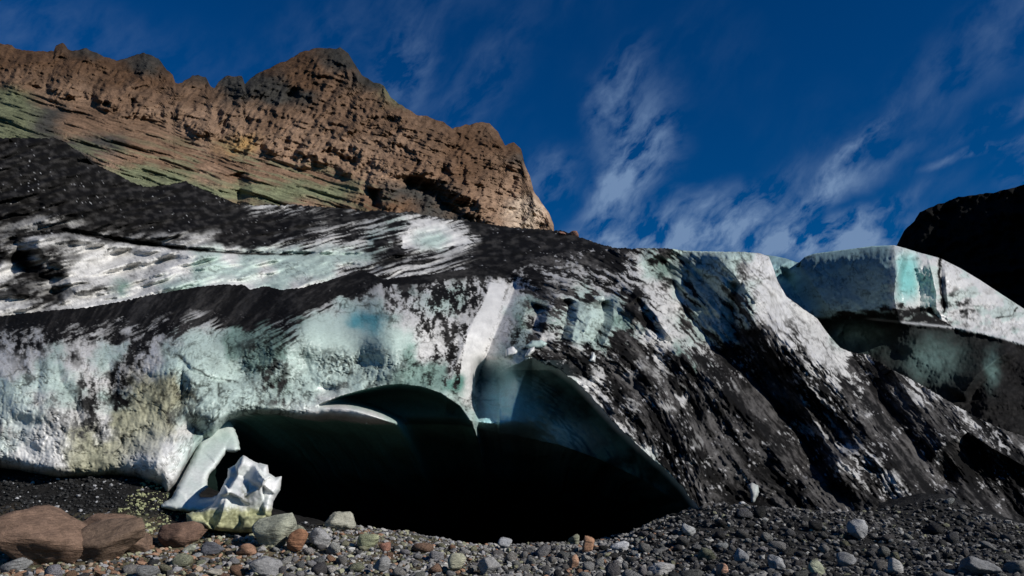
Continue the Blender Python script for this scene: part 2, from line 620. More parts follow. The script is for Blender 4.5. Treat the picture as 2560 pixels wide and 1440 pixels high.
# ------------------------------------------------------------------ rear glacier
RD = ["99999999999999855567887899999999999999999",
      "7655578899999999999877655211499999999999",
      "7636745666554589976655547310049999999999",
      "8767532233222112111111178766789999999999",
      "2887432234222111100113665434489999999999",
      "6986565332211110000046742599999999999999",
      "4676321110000000000046742599999999999999",
      "4567321110000000000046742599999999999999"]
RD = [(r + "9" * 41)[:41] for r in RD]
RT = ["w" * 41,
      "wwwwwwwwwwwwwwwwwwwwwwwwtwwwwwwwwwwwwwwww",
      "wwwwwwwwwwwwwwwwwwwwwwwtwwttwwwwwwwwwwwww",
      "wwwwwwwwwwwwttwtttttttttwwwwwwwwwwwwwwwww",
      "wwwwwwwwwwwwttttwttttwwwwwwwwwwwwwwwwwwww",
      "wwwwwwwgwwtttwwwttwwwwwtwwwwwwwwwwwwwwwww",
      "w" * 41, "w" * 41]


def build_rear():
    top = [(-500, 300), (-200, 335), (0, 346), (140, 348), (165, 358), (200, 385), (250, 418), (300, 442), (340, 462), (370, 470),
           (430, 462), (465, 455), (490, 468), (540, 490), (590, 510), (640, 516), (740, 514), (850, 522), (910, 530), (950, 528),
           (990, 534), (1030, 530), (1060, 540), (1110, 548), (1160, 552), (1210, 562), (1280, 570), (1330, 574), (1385, 578),
           (1410, 580), (1440, 592), (1500, 612), (1540, 622), (1700, 628), (1800, 640)]
    cols = np.concatenate([np.linspace(-500, 0, 110, endpoint=False), np.linspace(0, 1700, 620)])
    R = 210
    jag = 5.0 * ridged(cols / 16, cols * 0, 4, 3, .6) + 3 * fbm(cols / 6, cols * 0, 2, 4)
    tc = curve(top)(cols) - jag * .8
    v = np.linspace(0, 1, R)[:, None] ** 1.0
    px = np.broadcast_to(cols, (R, len(cols)))
    py = tc + (880 - tc) * v
    D = tps([(-500, 300, 62), (0, 346, 68), (200, 385, 72), (400, 470, 78), (620, 516, 92), (850, 522, 98), (1050, 535, 98),
             (1210, 562, 95), (1385, 578, 88), (1500, 612, 72), (1700, 628, 60), (0, 560, 52), (200, 560, 55), (500, 560, 66),
             (800, 570, 78), (1000, 580, 78), (1150, 600, 78), (0, 700, 46), (300, 640, 56), (300, 760, 47), (600, 630, 62),
             (600, 720, 50), (900, 640, 64), (900, 700, 52), (1200, 690, 52), (1350, 640, 62), (1500, 640, 58), (-500, 700, 42),
             (0, 880, 40), (600, 880, 42), (1200, 880, 44), (1700, 880, 44)])(px, py)
    s = D / 55.0
    wob = 7 * fbm(px / 130, py / 110, 3, 2)
    u, w = rot(px, py + wob, 14, 130, 22)
    D = D - s * (1.5 * fbm(u, w, 2, 101) + .35 * fbm(px / 60, py / 40, 2, 105))
    u, w = rot(px, py + wob, 10, 40, 7)
    fine = fbm(u, w, 4, 111, .6)
    D = D - s * .10 * fine - s * .12 * fbm(px / 13, py / 8, 3, 115)
    # the long shelf below the ash ridge
    shelf = [(60, 590), (165, 577), (300, 602), (450, 622), (600, 634), (850, 638), (960, 640)]
    d, sg, t = poly_dist(px, py, shelf)
    below = np.where(py > np.interp(px, [p[0] for p in shelf], [p[1] for p in shelf]), 1, -1)
    D = D + s * 1.8 * np.exp(-(d / 7.0) ** 2) * sstep(0, .05, t) * sstep(0, .1, 1 - t) - s * 1.4 * np.exp(-((d - 14) / 12) ** 2) * (below > 0)
    # a hollow to the left and the dark knobs near the middle
    D = D + s * fold(px, py, [(20, 640), (120, 700), (150, 760)], 60, 50, 3.0)
    for (cx, cy, rx, ry, a) in [(950, 603, 20, 12, 1.5), (1000, 634, 30, 9, 1.3), (960, 665, 30, 18, 1.0), (100, 615, 20, 22, 2.0)]:
        D = D - a * s * np.exp(-((px - cx) / rx) ** 2 - ((py - cy) / ry) ** 2)
    P = P3(px, py, D)
    wx = 16 * fbm(px / 40, py / 30, 4, 121); wy = 9 * fbm(px / 40, py / 25, 4, 125)
    dirt = lookup(RD, 0, 500, 40, 40, px + wx, py + wy, lambda k: int(k) / 9.0)
    for (cx, cy, rx, ry) in [(952, 606, 22, 10), (1000, 636, 34, 8), (1020, 560, 5, 3)]:
        dirt = np.maximum(dirt, 1.3 * np.exp(-((px - cx) / rx) ** 4 - ((py - cy) / ry) ** 4))
    # the bright wedge of clean ice
    wedge = [(1010, 590), (1030, 555), (1070, 545), (1110, 562), (1150, 585), (1185, 608), (1120, 618), (1060, 622), (1000, 622)]
    dirt = np.where(inside(px + wx * .3, py + wy * .3, wedge), dirt * .12, dirt)
    # crack line along the shelf, the upper ash edge
    dirt = dirt + .9 * np.exp(-(d / 3.2) ** 2) * sstep(0.9, .6, t)
    tint = lookup(RT, 0, 500, 40, 40, px + wx, py + wy, lambda k: IC[k])
    ua, va = rot(px, py + wob, 15, 110, 7)
    ub, vb = rot(px + wob, py + wob * .5, 14, 90, 26)
    wA = sstep(450, 800, px)
    n = unit(fbm(ua, va, 5, 131, .62)) * wA + unit(fbm(ub, vb, 5, 135, .62)) * (1 - wA)
    n = np.clip(.7 * n + .3 * unit(fbm(px / 60, py / 28, 5, 141, .65)), 0, 1)
    n = unit(n)
    vn = veins(px, py * 1.8, 80, 501) + .7 * veins(px, py * 1.8, 36, 531, .05)
    dirt = dirt - .14 * (1 - wA) * sstep(590, 610, py) * sstep(-1, 60, py - 560)
    tint = tint * (1 - .6 * np.clip(vn, 0, 1) * sstep(.9, .4, dirt))[..., None] * np.clip(1 + .16 * fbm(px / 34, py / 16, 5, 541, .7), .4, 1.3)[..., None]
    c = ice_colour(dirt, tint, n, .26 * wA + .6 * (1 - wA), .45, unit(fbm(px / 24, py / 12, 4, 155)))
    c = c * (1 - .45 * sstep(.80, .99, unit(fbm(px / 9, py / 5, 4, 157, .7))) * sstep(.02, .3, dirt))[..., None]
    c = c * np.clip(1 + .10 * fbm(px / 10, py / 6, 4, 151), .5, 1.3)[..., None]
    # sparse flecks of bare ice in the ash
    fl = unit(fbm(px / 7, py / 4.5, 3, 161, .7))
    fm = (sstep(.955, .995, fl) * (dirt > .85) * sstep(.55, .95, unit(fbm(px / 60, py / 30, 4, 4, .6))) * .7)[..., None]
    c = c * (1 - fm) + np.array([.5, .5, .5]) * fm
    back = []
    for k in range(1, 9):
        q = P[0].copy(); q[:, 1] += 2.5 * k; q[:, 2] -= .35 * k * k
        back.append(q)
    P = np.concatenate([np.array(back)[::-1], P], 0)
    c = np.concatenate([np.repeat(c[:1], 8, 0), c], 0)
    tag(grid_mesh("glacier_ridge", P, c, M_REAR), "long ash-covered glacier ridge with pale ice bands below the brown mountain", "glacier")


# ------------------------------------------------------------------ front glacier with the cave
FD = [
    "99999999999999999999999999999999" "9998899536322111" "0111112222222222",
    "99999999999999999999999999999999" "6546566434311120" "0112222222222222",
    "99999999999999989999999648555441" "4676654623221120" "0023333333333333",
    "99999999988877789997421154456621" "2453224753231141" "0012333333333333",
    "87765765465656896541000132455611" "2453112632621136" "3100333333333333",
    "56466456545321123331100111355402" "4642134631232268" "7410333333333333",
    "34434222713101233322211221255301" "3788755773565899" "8630144444444444",
    "22132315611013234421111123224401" "1899867676855899" "7766179566666666",
    "11113536422421125531040222334201" "0004468887786689" "7765578944666666",
    "10044636124432114520000000001201" "0000445686578889" "8866777995566666",
    "31034644214331001000000000000000" "0000006787888889" "9866777899846678",
    "41024533100000000000000000000000" "0000000688878889" "9846778999965677",
    "00023221000000000000000000000000" "0000000058777889" "9886557899988656",
    "00022110000000000000000000000000" "0000000009788888" "9988655789999877",
    "00111000000000000000000000000000" "0000000000988788" "8888866578999999",
    "00111000000000000000000000000000" "0000000000098878" "8878887668999999",
    "00111000000000000000000000000000" "0000000000097779" "8888888777889999"]
FT = [
    "w" * 32 + "wwwwwwwwtgtttttw" + "wtttwwwwwwwwwwww",
    "w" * 32 + "wwwwwwwwtgttttww" + "wwtgwwwwwwwwwwww",
    "wwwwwwwwwwwwwwwwwwwwwwwwwtwwtwww" + "wwwwtwwwwwtttttw" + "wwtgwwwwwwwwwwww",
    "wwwwwwwwwwwwwwwwwwwwwtttwwtttwww" + "tgwtttttwwwgtttw" + "wwwtggwwwwwwwwww",
    "wwwwwwwwwwwwwwgggwgtttbbtwwwwwww" + "gwttttggwwtttttw" + "wwwwtgwwwwwwwwww",
    "wwwwwwwwwwwtttggggttttttttwwwwww" + "twwtttttwwwtttgw" + "wwwwttwwwwwwwwww",
    "wwwtwwttwwttttggggtttttttgwwwwwt" + "twwwwttwwwgwwggw" + "w" * 16,
    "wwttwwtwwwtttttggttttttttgggwwwt" + "tttwwwwwwwwgwwww" + "w" * 16,
    "tttttwwwooottttttgttttttggggdwwt" + "ttttwwwwwwwgwwww" + "w" * 16,
    "ttwttwttoooottttttttwwtttttttwwt" + "ttttwwwwwwwwwwww" + "w" * 16,
    "tttwwwwoooottttttttwwwwwttttttgt" + "tttttwwwwwwwwwww" + "w" * 16,
    "ttwwoowoooowgttttttwwwwwtttttttt" + "ttttttwwwwwwwwww" + "w" * 16,
    "twwwoooooowttttt" + "t" * 16 + "ttttttttwwwwwwww" + "w" * 16,
    "wwwwoooowwwtttww" + "t" * 16 + "ttttttttttwwwwww" + "w" * 16,
    "wwwooooowwwwtwww" + "t" * 16 + "tttttttttttwwwww" + "w" * 16,
    "wwwooooowwwwwwww" + "t" * 16 + "tttttttttttwwwww" + "w" * 16,
    "wwwooooowwwwwwww" + "t" * 16 + "tttttttttttwwwww" + "w" * 16]
for r in FD + FT:
    assert len(r) == 64, (len(r), r)

RIM = [(1250, 930), (1285, 912), (1330, 893), (1400, 925), (1440, 955), (1480, 995), (1540, 1060), (1600, 1118), (1660, 1170), (1705, 1215), (1745, 1268), (1760, 1320)]
FTOP = [(-500, 850), (-200, 815), (0, 792), (100, 780), (220, 770), (300, 755), (380, 738), (440, 728), (500, 718), (560, 712), (610, 714),
        (625, 726), (665, 716), (700, 726), (750, 722), (830, 700), (880, 684), (920, 682), (960, 700), (1000, 694), (1060, 690), (1120, 680),
        (1180, 672), (1230, 670), (1280, 660), (1340, 645), (1400, 634), (1460, 628), (1500, 624), (1560, 626), (1600, 622), (1660, 622),
        (1720, 628), (1800, 630), (1860, 630), (1900, 634), (1922, 642), (1934, 672), (1944, 704), (1966, 742), (2004, 770), (2042, 796), (2072, 838), (2100, 870), (2130, 882),
        (2170, 888), (2230, 925), (2300, 962), (2380, 1010), (2450, 1050), (2520, 1080), (2560, 1092), (2700, 1150), (3100, 1260)]
FBOT = [(-500, 1120), (-200, 1150), (0, 1170), (50, 1176), (100, 1188), (150, 1197), (230, 1198), (290, 1192), (340, 1196), (380, 1212),
        (405, 1220), (418, 1242), (440, 1215), (465, 1165), (490, 1125), (510, 1102), (530, 1095), (545, 1078), (570, 1052), (600, 1040),
        (645, 1033), (690, 1036), (740, 1046), (790, 1050), (826, 1046), (860, 1050), (920, 1058), (980, 1059), (1060, 1058), (1150, 1060),
        (1200, 1072), (1300, 1090), (1400, 1112), (1500, 1148), (1600, 1196), (1700, 1258), (1735, 1300), (1755, 1345), (1900, 1350), (2200, 1360),
        (2400, 1360), (2560, 1380), (3100, 1420)]


def front_depth(px, py):
    D = tps([(-500, 850, 28), (0, 792, 27), (300, 755, 29), (620, 716, 33), (900, 690, 36), (1200, 680, 38), (1340, 645, 41), (1500, 628, 43),
             (1700, 628, 41), (1900, 640, 42), (1936, 680, 41), (2000, 770, 40),
             (-500, 1130, 17.4), (0, 1170, 18.1), (200, 1198, 18.2), (400, 1230, 18.25), (540, 1085, 18.8), (640, 1036, 19.2), (900, 1058, 19.6), (1150, 1060, 19.8),
             (0, 950, 19.5), (300, 980, 19.5), (600, 920, 20.4), (620, 860, 21.2), (760, 900, 20.9), (900, 900, 21.1), (900, 960, 20.3), (750, 790, 22.7), (450, 830, 22.0), (150, 860, 21.6), (1100, 880, 21.9), (1100, 760, 26),
             (950, 760, 24.6), (1300, 760, 27.5), (1450, 740, 29.5), (1350, 880, 22), (1500, 900, 23.5), (1500, 800, 26.5), (1600, 1100, 19.6), (1740, 1270, 18.8),
             (1400, 1110, 19.8), (1600, 740, 31), (1700, 860, 27), (1800, 760, 32), (1850, 960, 25.5), (1950, 840, 31), (1850, 1150, 21.5), (1950, 1290, 19.8),
             (2050, 1000, 27), (2080, 900, 32), (2150, 1150, 23), (2200, 1300, 20.4), (2170, 890, 38), (2300, 962, 36), (2350, 1150, 26), (2400, 1360, 20),
             (2560, 1092, 34), (2560, 1250, 25), (2560, 1380, 19.5), (3100, 1260, 32), (3100, 1420, 20)])(px, py)
    s = D / 24.0
    # gully with the white lit wall, left of the middle
    D = D + s * fold(px, py, [(1300, 690), (1272, 760), (1236, 840), (1205, 920), (1180, 1000), (1172, 1050)], 62, 105, 2.6, 1.0)
    # crest and valleys to the right
    D = D + s * fold(px, py, [(1650, 635), (1680, 700), (1715, 780), (1775, 855), (1860, 930), (1940, 1010), (2005, 1100), (2050, 1180)], 70, 150, 5.2, .95, .06)
    D = D - s * fold(px, py, [(1740, 650), (1800, 700), (1865, 770), (1915, 850), (1965, 930), (2050, 1080), (2130, 1250)], 26, 150, 1.3)
    D = D + s * fold(px, py, [(2010, 740), (2040, 790), (2080, 850), (2140, 900), (2215, 1010), (2290, 1120), (2380, 1260)], 55, 60, 3.0, .9)
    D = D + s * fold(px, py, [(1440, 700), (1500, 740), (1570, 800), (1640, 880), (1700, 960), (1760, 1060)], 60, 34, .9)
    D = D + s * fold(px, py, [(1600, 780), (1660, 850), (1740, 880)], 30, 40, .9)
    D = D - s * fold(px, py, [(1590, 735), (1640, 790), (1700, 850), (1780, 900), (1850, 940), (1900, 985), (1945, 1050)], 70, 24, 1.3)
    # flutes on the face right of the gully
    for pts, a in [([(1425, 745), (1415, 800), (1400, 860)], .7), ([(1505, 750), (1510, 800), (1480, 860)], .9), ([(1350, 760), (1330, 830)], .9),
                   ([(1590, 745), (1640, 800)], .6), ([(1840, 700), (1830, 800), (1850, 860)], .6)]:
        D = D + s * fold(px, py, pts, 30, 26, a * 1.7)
    # flutes on the left face
    for pts, a, w in [([(140, 860), (150, 950), (190, 1010), (210, 1100)], .5, 30), ([(270, 880), (280, 980), (262, 1060)], .5, 28),
                      ([(455, 890), (455, 990), (445, 1050)], .45, 22), ([(95, 870), (100, 930), (90, 1000)], .3, 24),
                      ([(410, 882), (450, 895), (480, 930), (540, 950), (620, 962)], .35, 14), ([(350, 890), (340, 920), (380, 945), (440, 930)], .25, 16)]:
        D = D + s * fold(px, py, pts, w * 1.2, w, a * .55, 1.6, .35)
    # scallops at the foot, left of the cave
    D = D + .75 * np.exp(-((px - 485) / 34) ** 2 - ((py - 1072) / 26) ** 2)
    D = D - .55 * np.exp(-((px - 395) / 60) ** 2 - ((py - 1150) / 50) ** 2)
    D = D + .3 * np.exp(-((px - 820) / 24) ** 2 - ((py - 975) / 14) ** 2)
    D = D - .4 * np.exp(-((px - 820) / 110) ** 2 - ((py - 840) / 60) ** 2)
    # foot curls under at the left, and a rounded lip over the cave
    bc = curve(FBOT)(px)
    dl = np.clip(bc - py, 0, 400)
    D = D + (1.0 * np.exp(-dl / 9.0)) * (px < 1180)
    # alcove above the cave
    AR = [(798, 1010), (850, 990), (900, 976), (960, 963), (1000, 960), (1050, 966), (1100, 982), (1150, 1015), (1182, 1062)]
    d, _, t = poly_dist(px, py, AR)
    under = inside(px, py, AR + [(1182, 1075), (700, 1075), (798, 1010)]) | ((py > 1010) & (px > 798) & (px < 1175))
    under &= py > np.interp(px, [p[0] for p in AR], [p[1] for p in AR])
    yb = 1006 + 46 * np.clip((px - 845) / 150, 0, 2) ** 1.6
    lit = sstep(yb - 16, yb + 16, py) * sstep(1060, 985, px)
    D = D + np.where(under & (px > 798) & (px < 1182), 2.4 * (1 - np.exp(-d / 10)) * (1 - lit), 0)
    # vault on the right of the cave
    rimy = 7 * fbm(px / 28, px * 0, 4, 77) + np.interp(px, [p[0] for p in RIM], [p[1] for p in RIM], left=1e6)
    rin = (py > rimy) & (px < 1760)
    d, _, t = poly_dist(px, py, RIM)
    lump = np.exp(-((px - 1235) / 105) ** 2 - ((py - 1000) / 85) ** 2)
    D = D + np.where(rin, 3.4 * (1 - np.exp(-d / 30)), 0) * sstep(1240, 1300, px) * (1 - .3 * lump)
    D = D + 2.5 * sstep(1174, 1198, px) * sstep(880, 960, py) * sstep(1300, 1240, px)
    D = D - .5 * np.exp(-((px - 1225) / 60) ** 2 - ((py - 1010) / 60) ** 2)
    D = D + 2.2 * sstep(1050, 1110, py) * sstep(1160, 1180, px) * sstep(1420, 1300, px)
    # dark hollows at the lower right
    for poly, a, w in [([(2330, 1150), (2360, 1110), (2420, 1080), (2480, 1120), (2560, 1165), (2800, 1260), (2800, 1420), (2560, 1340), (2470, 1290), (2400, 1230), (2340, 1215)], 4.0, 18),
                       ([(2215, 1270), (2260, 1245), (2330, 1255), (2350, 1300), (2330, 1400), (2230, 1400)], 2.0, 12)]:
        m = inside(px, py, poly)
        dd, _, _ = poly_dist(px, py, poly + [poly[0]])
        D = D + np.where(m, a * (1 - np.exp(-dd / w)), 0)
    return D, rin, under


def build_front():
    parent = bpy.data.objects.new("cave_glacier", None)
    parent.location = (0, 20, 0)
    COL.objects.link(parent)
    tag(parent, "dirty white and teal glacier front with a black ice cave at its foot", "glacier")
    cols = np.concatenate([np.linspace(-500, 0, 130, endpoint=False), np.linspace(0, 2560, 1080, endpoint=False), np.linspace(2560, 3100, 110)])
    R = 300
    v = np.linspace(0, 1, R)[:, None]
    darkrim = sstep(1720, 1600, cols)
    jag = 4.5 * ridged(cols / 14, cols * 0 + 2, 4, 13, .6) + 2.5 * fbm(cols / 6, cols * 0, 2, 4)
    jag = jag * np.where((cols > 1700) & (cols < 2150), .4, 1.0)
    tc = curve(FTOP)(cols) - jag * .7
    bc = curve(FBOT)(cols) + np.where((cols > 540) & (cols < 1180), 2.0 * fbm(cols / 14, cols * 0, 3, 14), 1.0 * fbm(cols / 20, cols * 0, 2, 15))
    px = np.broadcast_to(cols, (R, len(cols)))
    py = tc + (bc - tc) * v
    D, rin, under = front_depth(px, py)
    s = D / 22.0
    wob = 9 * fbm(px / 150, py / 150, 3, 202)
    big = fbm(px / 130, py / 100, 2, 201, .45)
    mid = fbm(px / 42, py / 34, 3, 205, .5)
    # direction fields
    wS = sstep(900, 760, py - .05 * px) * sstep(980, 740, px)             # streaks rising to the right
    wB = sstep(1240, 1400, px)                                              # streaks falling to the right
    wI = np.clip(1 - wS - wB, 0, 1)
    uS, vS = rot(px, py + wob, 28, 90, 9)
    r1 = np.hypot(px - 1150, py - 1350)
    a1 = np.arctan2(py - 1350, px - 1150) * 806 + 2335
    k50 = math.radians(50)
    v2 = px * math.sin(k50) - py * math.cos(k50)
    u2 = px * math.cos(k50) + py * math.sin(k50)
    bl = sstep(1700, 1980, px)
    flv = r1 * (1 - bl) + v2 * bl + wob * .8
    flu = a1 * (1 - bl) + u2 * bl
    uB, vB = flu / 120.0, flv / 13.0
    uV, vV = rot(px + wob, py, 82, 48, 20)
    strk = fbm(uS, vS, 4, 211, .6) * wS + fbm(uB, vB, 4, 215, .6) * wB + fbm(uV, vV, 4, 219, .6) * wI
    calm = np.where(rin | under, .5, 1.0)
    patch = np.exp(-((px - 880) / 150) ** 4 - ((py - 835) / 50) ** 4)          # smooth teal window
    calm = calm * (1 - .7 * patch)
    gully = np.exp(-((px - (1290 - (py - 700) * .38)) / 60) ** 2) * (py < 1000)
    calm = calm * (1 - .6 * gully)
    # dirt amount
    soft = .20 * wB + .24 * wS + (.50 - .26 * sstep(900, 1040, px)) * wI
    wx = 18 * fbm(px / 45, py / 40, 4, 221); wy = 14 * fbm(px / 45, py / 35, 4, 225)
    dirt = lookup(FD, 0, 620, 40, 40, px + wx * calm, py + wy * calm, lambda k: int(k) / 9.0)
    # the black ash band along the left lip
    tcb = np.broadcast_to(tc, px.shape)
    th = np.interp(px, [-500, 0, 200, 400, 500, 600, 700, 745, 770, 860, 950, 1100, 1250, 1400], [18, 22, 36, 50, 62, 76, 74, 66, 30, 22, 18, 20, 26, 0])
    band = sstep(1.25, .75, (py - tcb + .5 * wy) / th) * sstep(1420, 1300, px)
    dirt = np.maximum(dirt, 1.1 * band)
    strip = [(1222, 705), (1262, 712), (1256, 750), (1243, 790), (1228, 830), (1214, 870), (1202, 920), (1186, 970), (1170, 1000), (1146, 990), (1150, 940), (1160, 880), (1170, 820), (1195, 780), (1215, 745)]
    st = inside(px + wx * .15, py, strip)
    dirt = np.where(st, .0, dirt)
    # crest of clean ice on the right
    white = [(1700, 634), (1790, 640), (1870, 655), (1950, 720), (2020, 800), (2080, 880), (2140, 935), (2165, 985), (2150, 1000), (2110, 945), (2060, 915), (2000, 885), (1930, 830), (1870, 770), (1820, 705), (1760, 665)]
    dirt = np.where(inside(px + wx * .7, py + wy * .7, white), dirt * .30 + .17, dirt)
    dirt = dirt + .20 * sstep(1690, 1720, px) * sstep(1900, 1860, px) * sstep(690, 730, py) * sstep(900, 860, py) * (dirt < .4)
    dirt = np.where(rin | under, 0, dirt)
    dl = np.clip(np.broadcast_to(bc, px.shape) - py, 0, 999)
    wr2 = 9 * fbm(px / 30, py / 30, 3, 243)
    n = fbm(uS * .9 + wr2 / 60, vS * .9 + wr2 / 40, 6, 231, .66) * wS + fbm(uB + wr2 / 60, vB * .8 + wr2 / 22, 6, 235, .66) * wB + (fbm(px / 30 + wob / 30, py / 34, 6, 239, .76) + .55 * fbm(uV * .8, vV * .9, 5, 237, .65)) * wI
    n = unit(unit(n) * .66 + .34 * unit(fbm(px / 75, py / 60, 5, 241, .6)))
    dust = unit(fbm(uB * .5, vB * .35, 5, 245, .6) + .5 * fbm(flu / 26, flv / 7, 4, 246, .7))
    dirt = dirt + .16 * wS * sstep(.2, .45, dirt)
    dirt = dirt + .085 * wB * sstep(.35, .65, dirt)
    tint = lookup(FT, 0, 620, 40, 40, px + wx * 1.2, py + wy * 1.2, lambda k: IC[k])
    blue = np.exp(-((px - (905 + (py - 810) * 1.1)) / 26) ** 2 - ((py - 812) / 40) ** 2)
    blue = (blue * np.clip(.85 + .5 * fbm(px / 22, py / 22, 4, 249), 0, 1.3))[..., None]
    tint = tint * (1 - .62 * blue) + np.array([.12, .36, .40]) * .62 * blue
    # cracks and dirt seams that show as dark lines
    seams = [([(412, 882), (448, 890), (480, 915), (520, 940), (560, 948), (625, 965)], 3.0), ([(870, 895), (876, 925), (868, 950)], 2.5),
             ([(745, 990), (715, 1020), (690, 1040)], 2.0), ([(300, 960), (340, 1000), (420, 1030), (455, 1080)], 1.8),
             ([(480, 1110), (468, 1150), (440, 1210)], 3), ([(1640, 740), (1700, 800), (1760, 860), (1800, 880)], 4.5), ([(1765, 690), (1820, 725), (1860, 770), (1900, 835), (1940, 870)], 3.5),
             ([(1850, 640), (1870, 660), (1930, 700), (1985, 730)], 3.0), ([(1960, 750), (2040, 850), (2120, 910)], 2.5),
             ([(230, 1110), (260, 1130), (300, 1128)], 1.5), ([(180, 1090), (170, 1140)], 1.5), ([(1420, 760), (1440, 800), (1425, 850)], 2.5)]
    sm = 0
    for pts, w in seams:
        d, _, t = poly_dist(px + wx * .22, py + wy * .22, pts)
        sm = np.maximum(sm, np.exp(-(d / w) ** 2) * sstep(0, .15, t) * sstep(0, .15, 1 - t))
    c = ice_colour(dirt, tint, n, soft, .40, dust, 3.2 + 5.0 * (wB * sstep(1, .6, band))[..., None])
    c = c * (1 - (.85 - .35 * wB)[..., None] * sm[..., None] * sstep(.15, .5, unit(fbm(px / 18, py / 18, 3, 247)))[..., None])
    spk = unit(fbm(px / 9, py / 8, 4, 251, .75))
    c = c * np.clip(1 - .35 * sstep(.72, .98, spk) * (1 - patch) * np.where(st, .2, 1) * np.where(rin | under, .2, 1), .3, 1)[..., None]
    # bright flecks of bare ice in the ash, elongated with the flow
    ufl, vfl = flu / 20.0, flv / 8.0
    fl = unit(fbm(ufl, vfl, 3, 261, .6))
    clean = np.clip(np.exp(-((px - 70) / 95) ** 2 - ((py - 1090) / 85) ** 2) + np.exp(-((px - 400) / 85) ** 2 - ((py - 1145) / 60) ** 2) + .8 * np.exp(-((px - 770) / 60) ** 2 - ((py - 1025) / 22) ** 2), 0, 1)
    cl = clean[..., None]
    c = c * (1 - .6 * cl) + np.array([.66, .655, .63]) * .6 * cl
    vn = (1 - .85 * clean) * veins(px, py, 95, 401, .045, .62) + .8 * veins(px, py, 42, 431, .06, .55) + .5 * veins(px * 1.6, py * .6, 60, 471, .06, .5)
    vn = np.clip(vn, 0, 1) * (1 - .8 * patch) * np.where(st | rin | under, .15, 1) * sstep(.95, .3, dirt)
    c = c * (1 - .78 * vn)[..., None]
    mot = fbm(px / 26, py / 22, 6, 441, .72)
    mo2 = fbm(px / 120, py / 90, 4, 445, .6)
    mm = 1 + (1 - .7 * clean) * (.20 * mot + .20 * mo2) * (1 - .6 * patch) * np.where(st, .7, 1)
    c = c * np.clip(mm, .35, 1.25)[..., None]
    grv = fbm(flu / 300, flv / 46, 4, 247, .55)
    D = D - s * calm * .004 * mot + s * .05 * vn - s * wB * calm * (.42 * grv + .07 * fbm(flu / 90, flv / 11, 3, 248))
    clus = sstep(.45, .95, unit(fbm(px / 70, py / 70, 4, 263, .6)))
    fm = (sstep(.985 - .17 * clus, 1.0, fl) * sstep(.45, .62, dirt) * wB * .6 * (1 - band) * (~(rin | under)))[..., None]
    c = c * (1 - fm) + np.array([.5, .49, .48]) * fm
    fl2 = unit(fbm(px / 6, py / 5, 3, 265, .7))
    fm = (sstep(.93, 1.0, fl2) * sstep(.4, .6, dirt) * clus * .4 * (1 - band) * (~(rin | under)))[..., None]
    c = c * (1 - fm) + np.array([.42, .41, .40]) * fm
    # vault and alcove: clean teal ice, its shade darkened into the colour
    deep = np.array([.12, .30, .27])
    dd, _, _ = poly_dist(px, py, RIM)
    bulge_skylight = np.clip(np.exp(-((px - 1240) / 95) ** 2 - ((py - 1005) / 80) ** 2) + .55 * np.exp(-((px - 1370) / 90) ** 2 - ((py - 1075 - (px - 1370) * .2) / 34) ** 2), 0, 1) * np.clip(1 + .25 * fbm(px / 30, py / 22, 5, 451, .65), .3, 1.3)  # bluish sky light on the vault's bulge, put into the colour
    k = (((py > 925) & (px > 1174) & (px < 1760) & ((px < 1250) | rin)) * sstep(0, 18, dd) * (1 - bulge_skylight) * sstep(1185, 1260, px + (py - 1000) * .4))[..., None]
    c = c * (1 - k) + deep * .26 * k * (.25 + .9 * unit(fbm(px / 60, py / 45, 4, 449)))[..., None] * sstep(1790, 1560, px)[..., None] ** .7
    ksky = (((px > 1176) & (py > 900)) * bulge_skylight * sstep(1180, 1222, px))[..., None]
    c = c * (1 - ksky) + np.array([.42, .74, .78]) * ksky
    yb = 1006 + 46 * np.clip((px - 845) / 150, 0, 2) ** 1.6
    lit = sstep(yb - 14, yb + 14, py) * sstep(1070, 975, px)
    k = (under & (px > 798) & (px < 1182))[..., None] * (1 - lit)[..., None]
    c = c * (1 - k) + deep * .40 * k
    dirt_amp = sstep(.3, .8, dirt)
    crest = np.exp(-(py - tcb) / 5.0) * sstep(1600, 1700, px) * sstep(1960, 1900, px)
    D = D + 1.6 * crest
    D = D - s * calm * ((.26 + .19 * wB) * big + (.04 + .14 * wB) * mid + (.03 + .05 * dirt_amp) * strk)
    D = D - s * calm * (1 - .6 * wI) * (.022 * fbm(px / 11, py / 9, 3, 271, .6) * (.5 + 1.4 * dirt_amp) + .05 * dirt_amp * (n - .5) * 2)
    # rubble relief of the ash slopes
    D = D - s * .16 * dirt_amp * wB * ridged(ufl * .35, vfl * .35, 4, 281, .6)
    P = P3(px, py, D)
    # over the lip and down the back
    back = []; bcol = []
    for k in range(1, 9):
        q = P[0].copy(); q[:, 1] += 1.2 * k; q[:, 2] -= .18 * k * k
        back.append(q); bcol.append(c[0])
    # continuing under the lip into the cave
    lip = P[-1]
    vault = []; vcol = []
    X = lip[:, 0]
    gl = 0.3
    for k in range(1, 40):
        t = k / 39.0
        q = lip.copy()
        q[:, 1] = lip[:, 1] + 11 * t
        sag = (t ** 1.5)
        q[:, 2] = lip[:, 2] - (lip[:, 2] + .6) * sag + .22 * math.sin(t * 3.1) * fbm(X * .8, X * 0 + t * 5, 3, 291) + .3 * t * (1 - t)
        q[:, 0] = lip[:, 0] + (0 - lip[:, 0] + 1) * .12 * t
        vault.append(q)
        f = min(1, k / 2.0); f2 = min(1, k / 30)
        vc0 = np.where((cols < 1180)[:, None], np.array([.20, .44, .36]) * (.04 + .96 * sstep(545, 620, cols))[:, None], c[-1])  # daylight at the lip painted as teal, fading to painted cave darkness
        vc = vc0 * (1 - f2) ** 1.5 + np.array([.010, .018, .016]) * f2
        vcol.append(c[-1] * (1 - f) + vc * f)
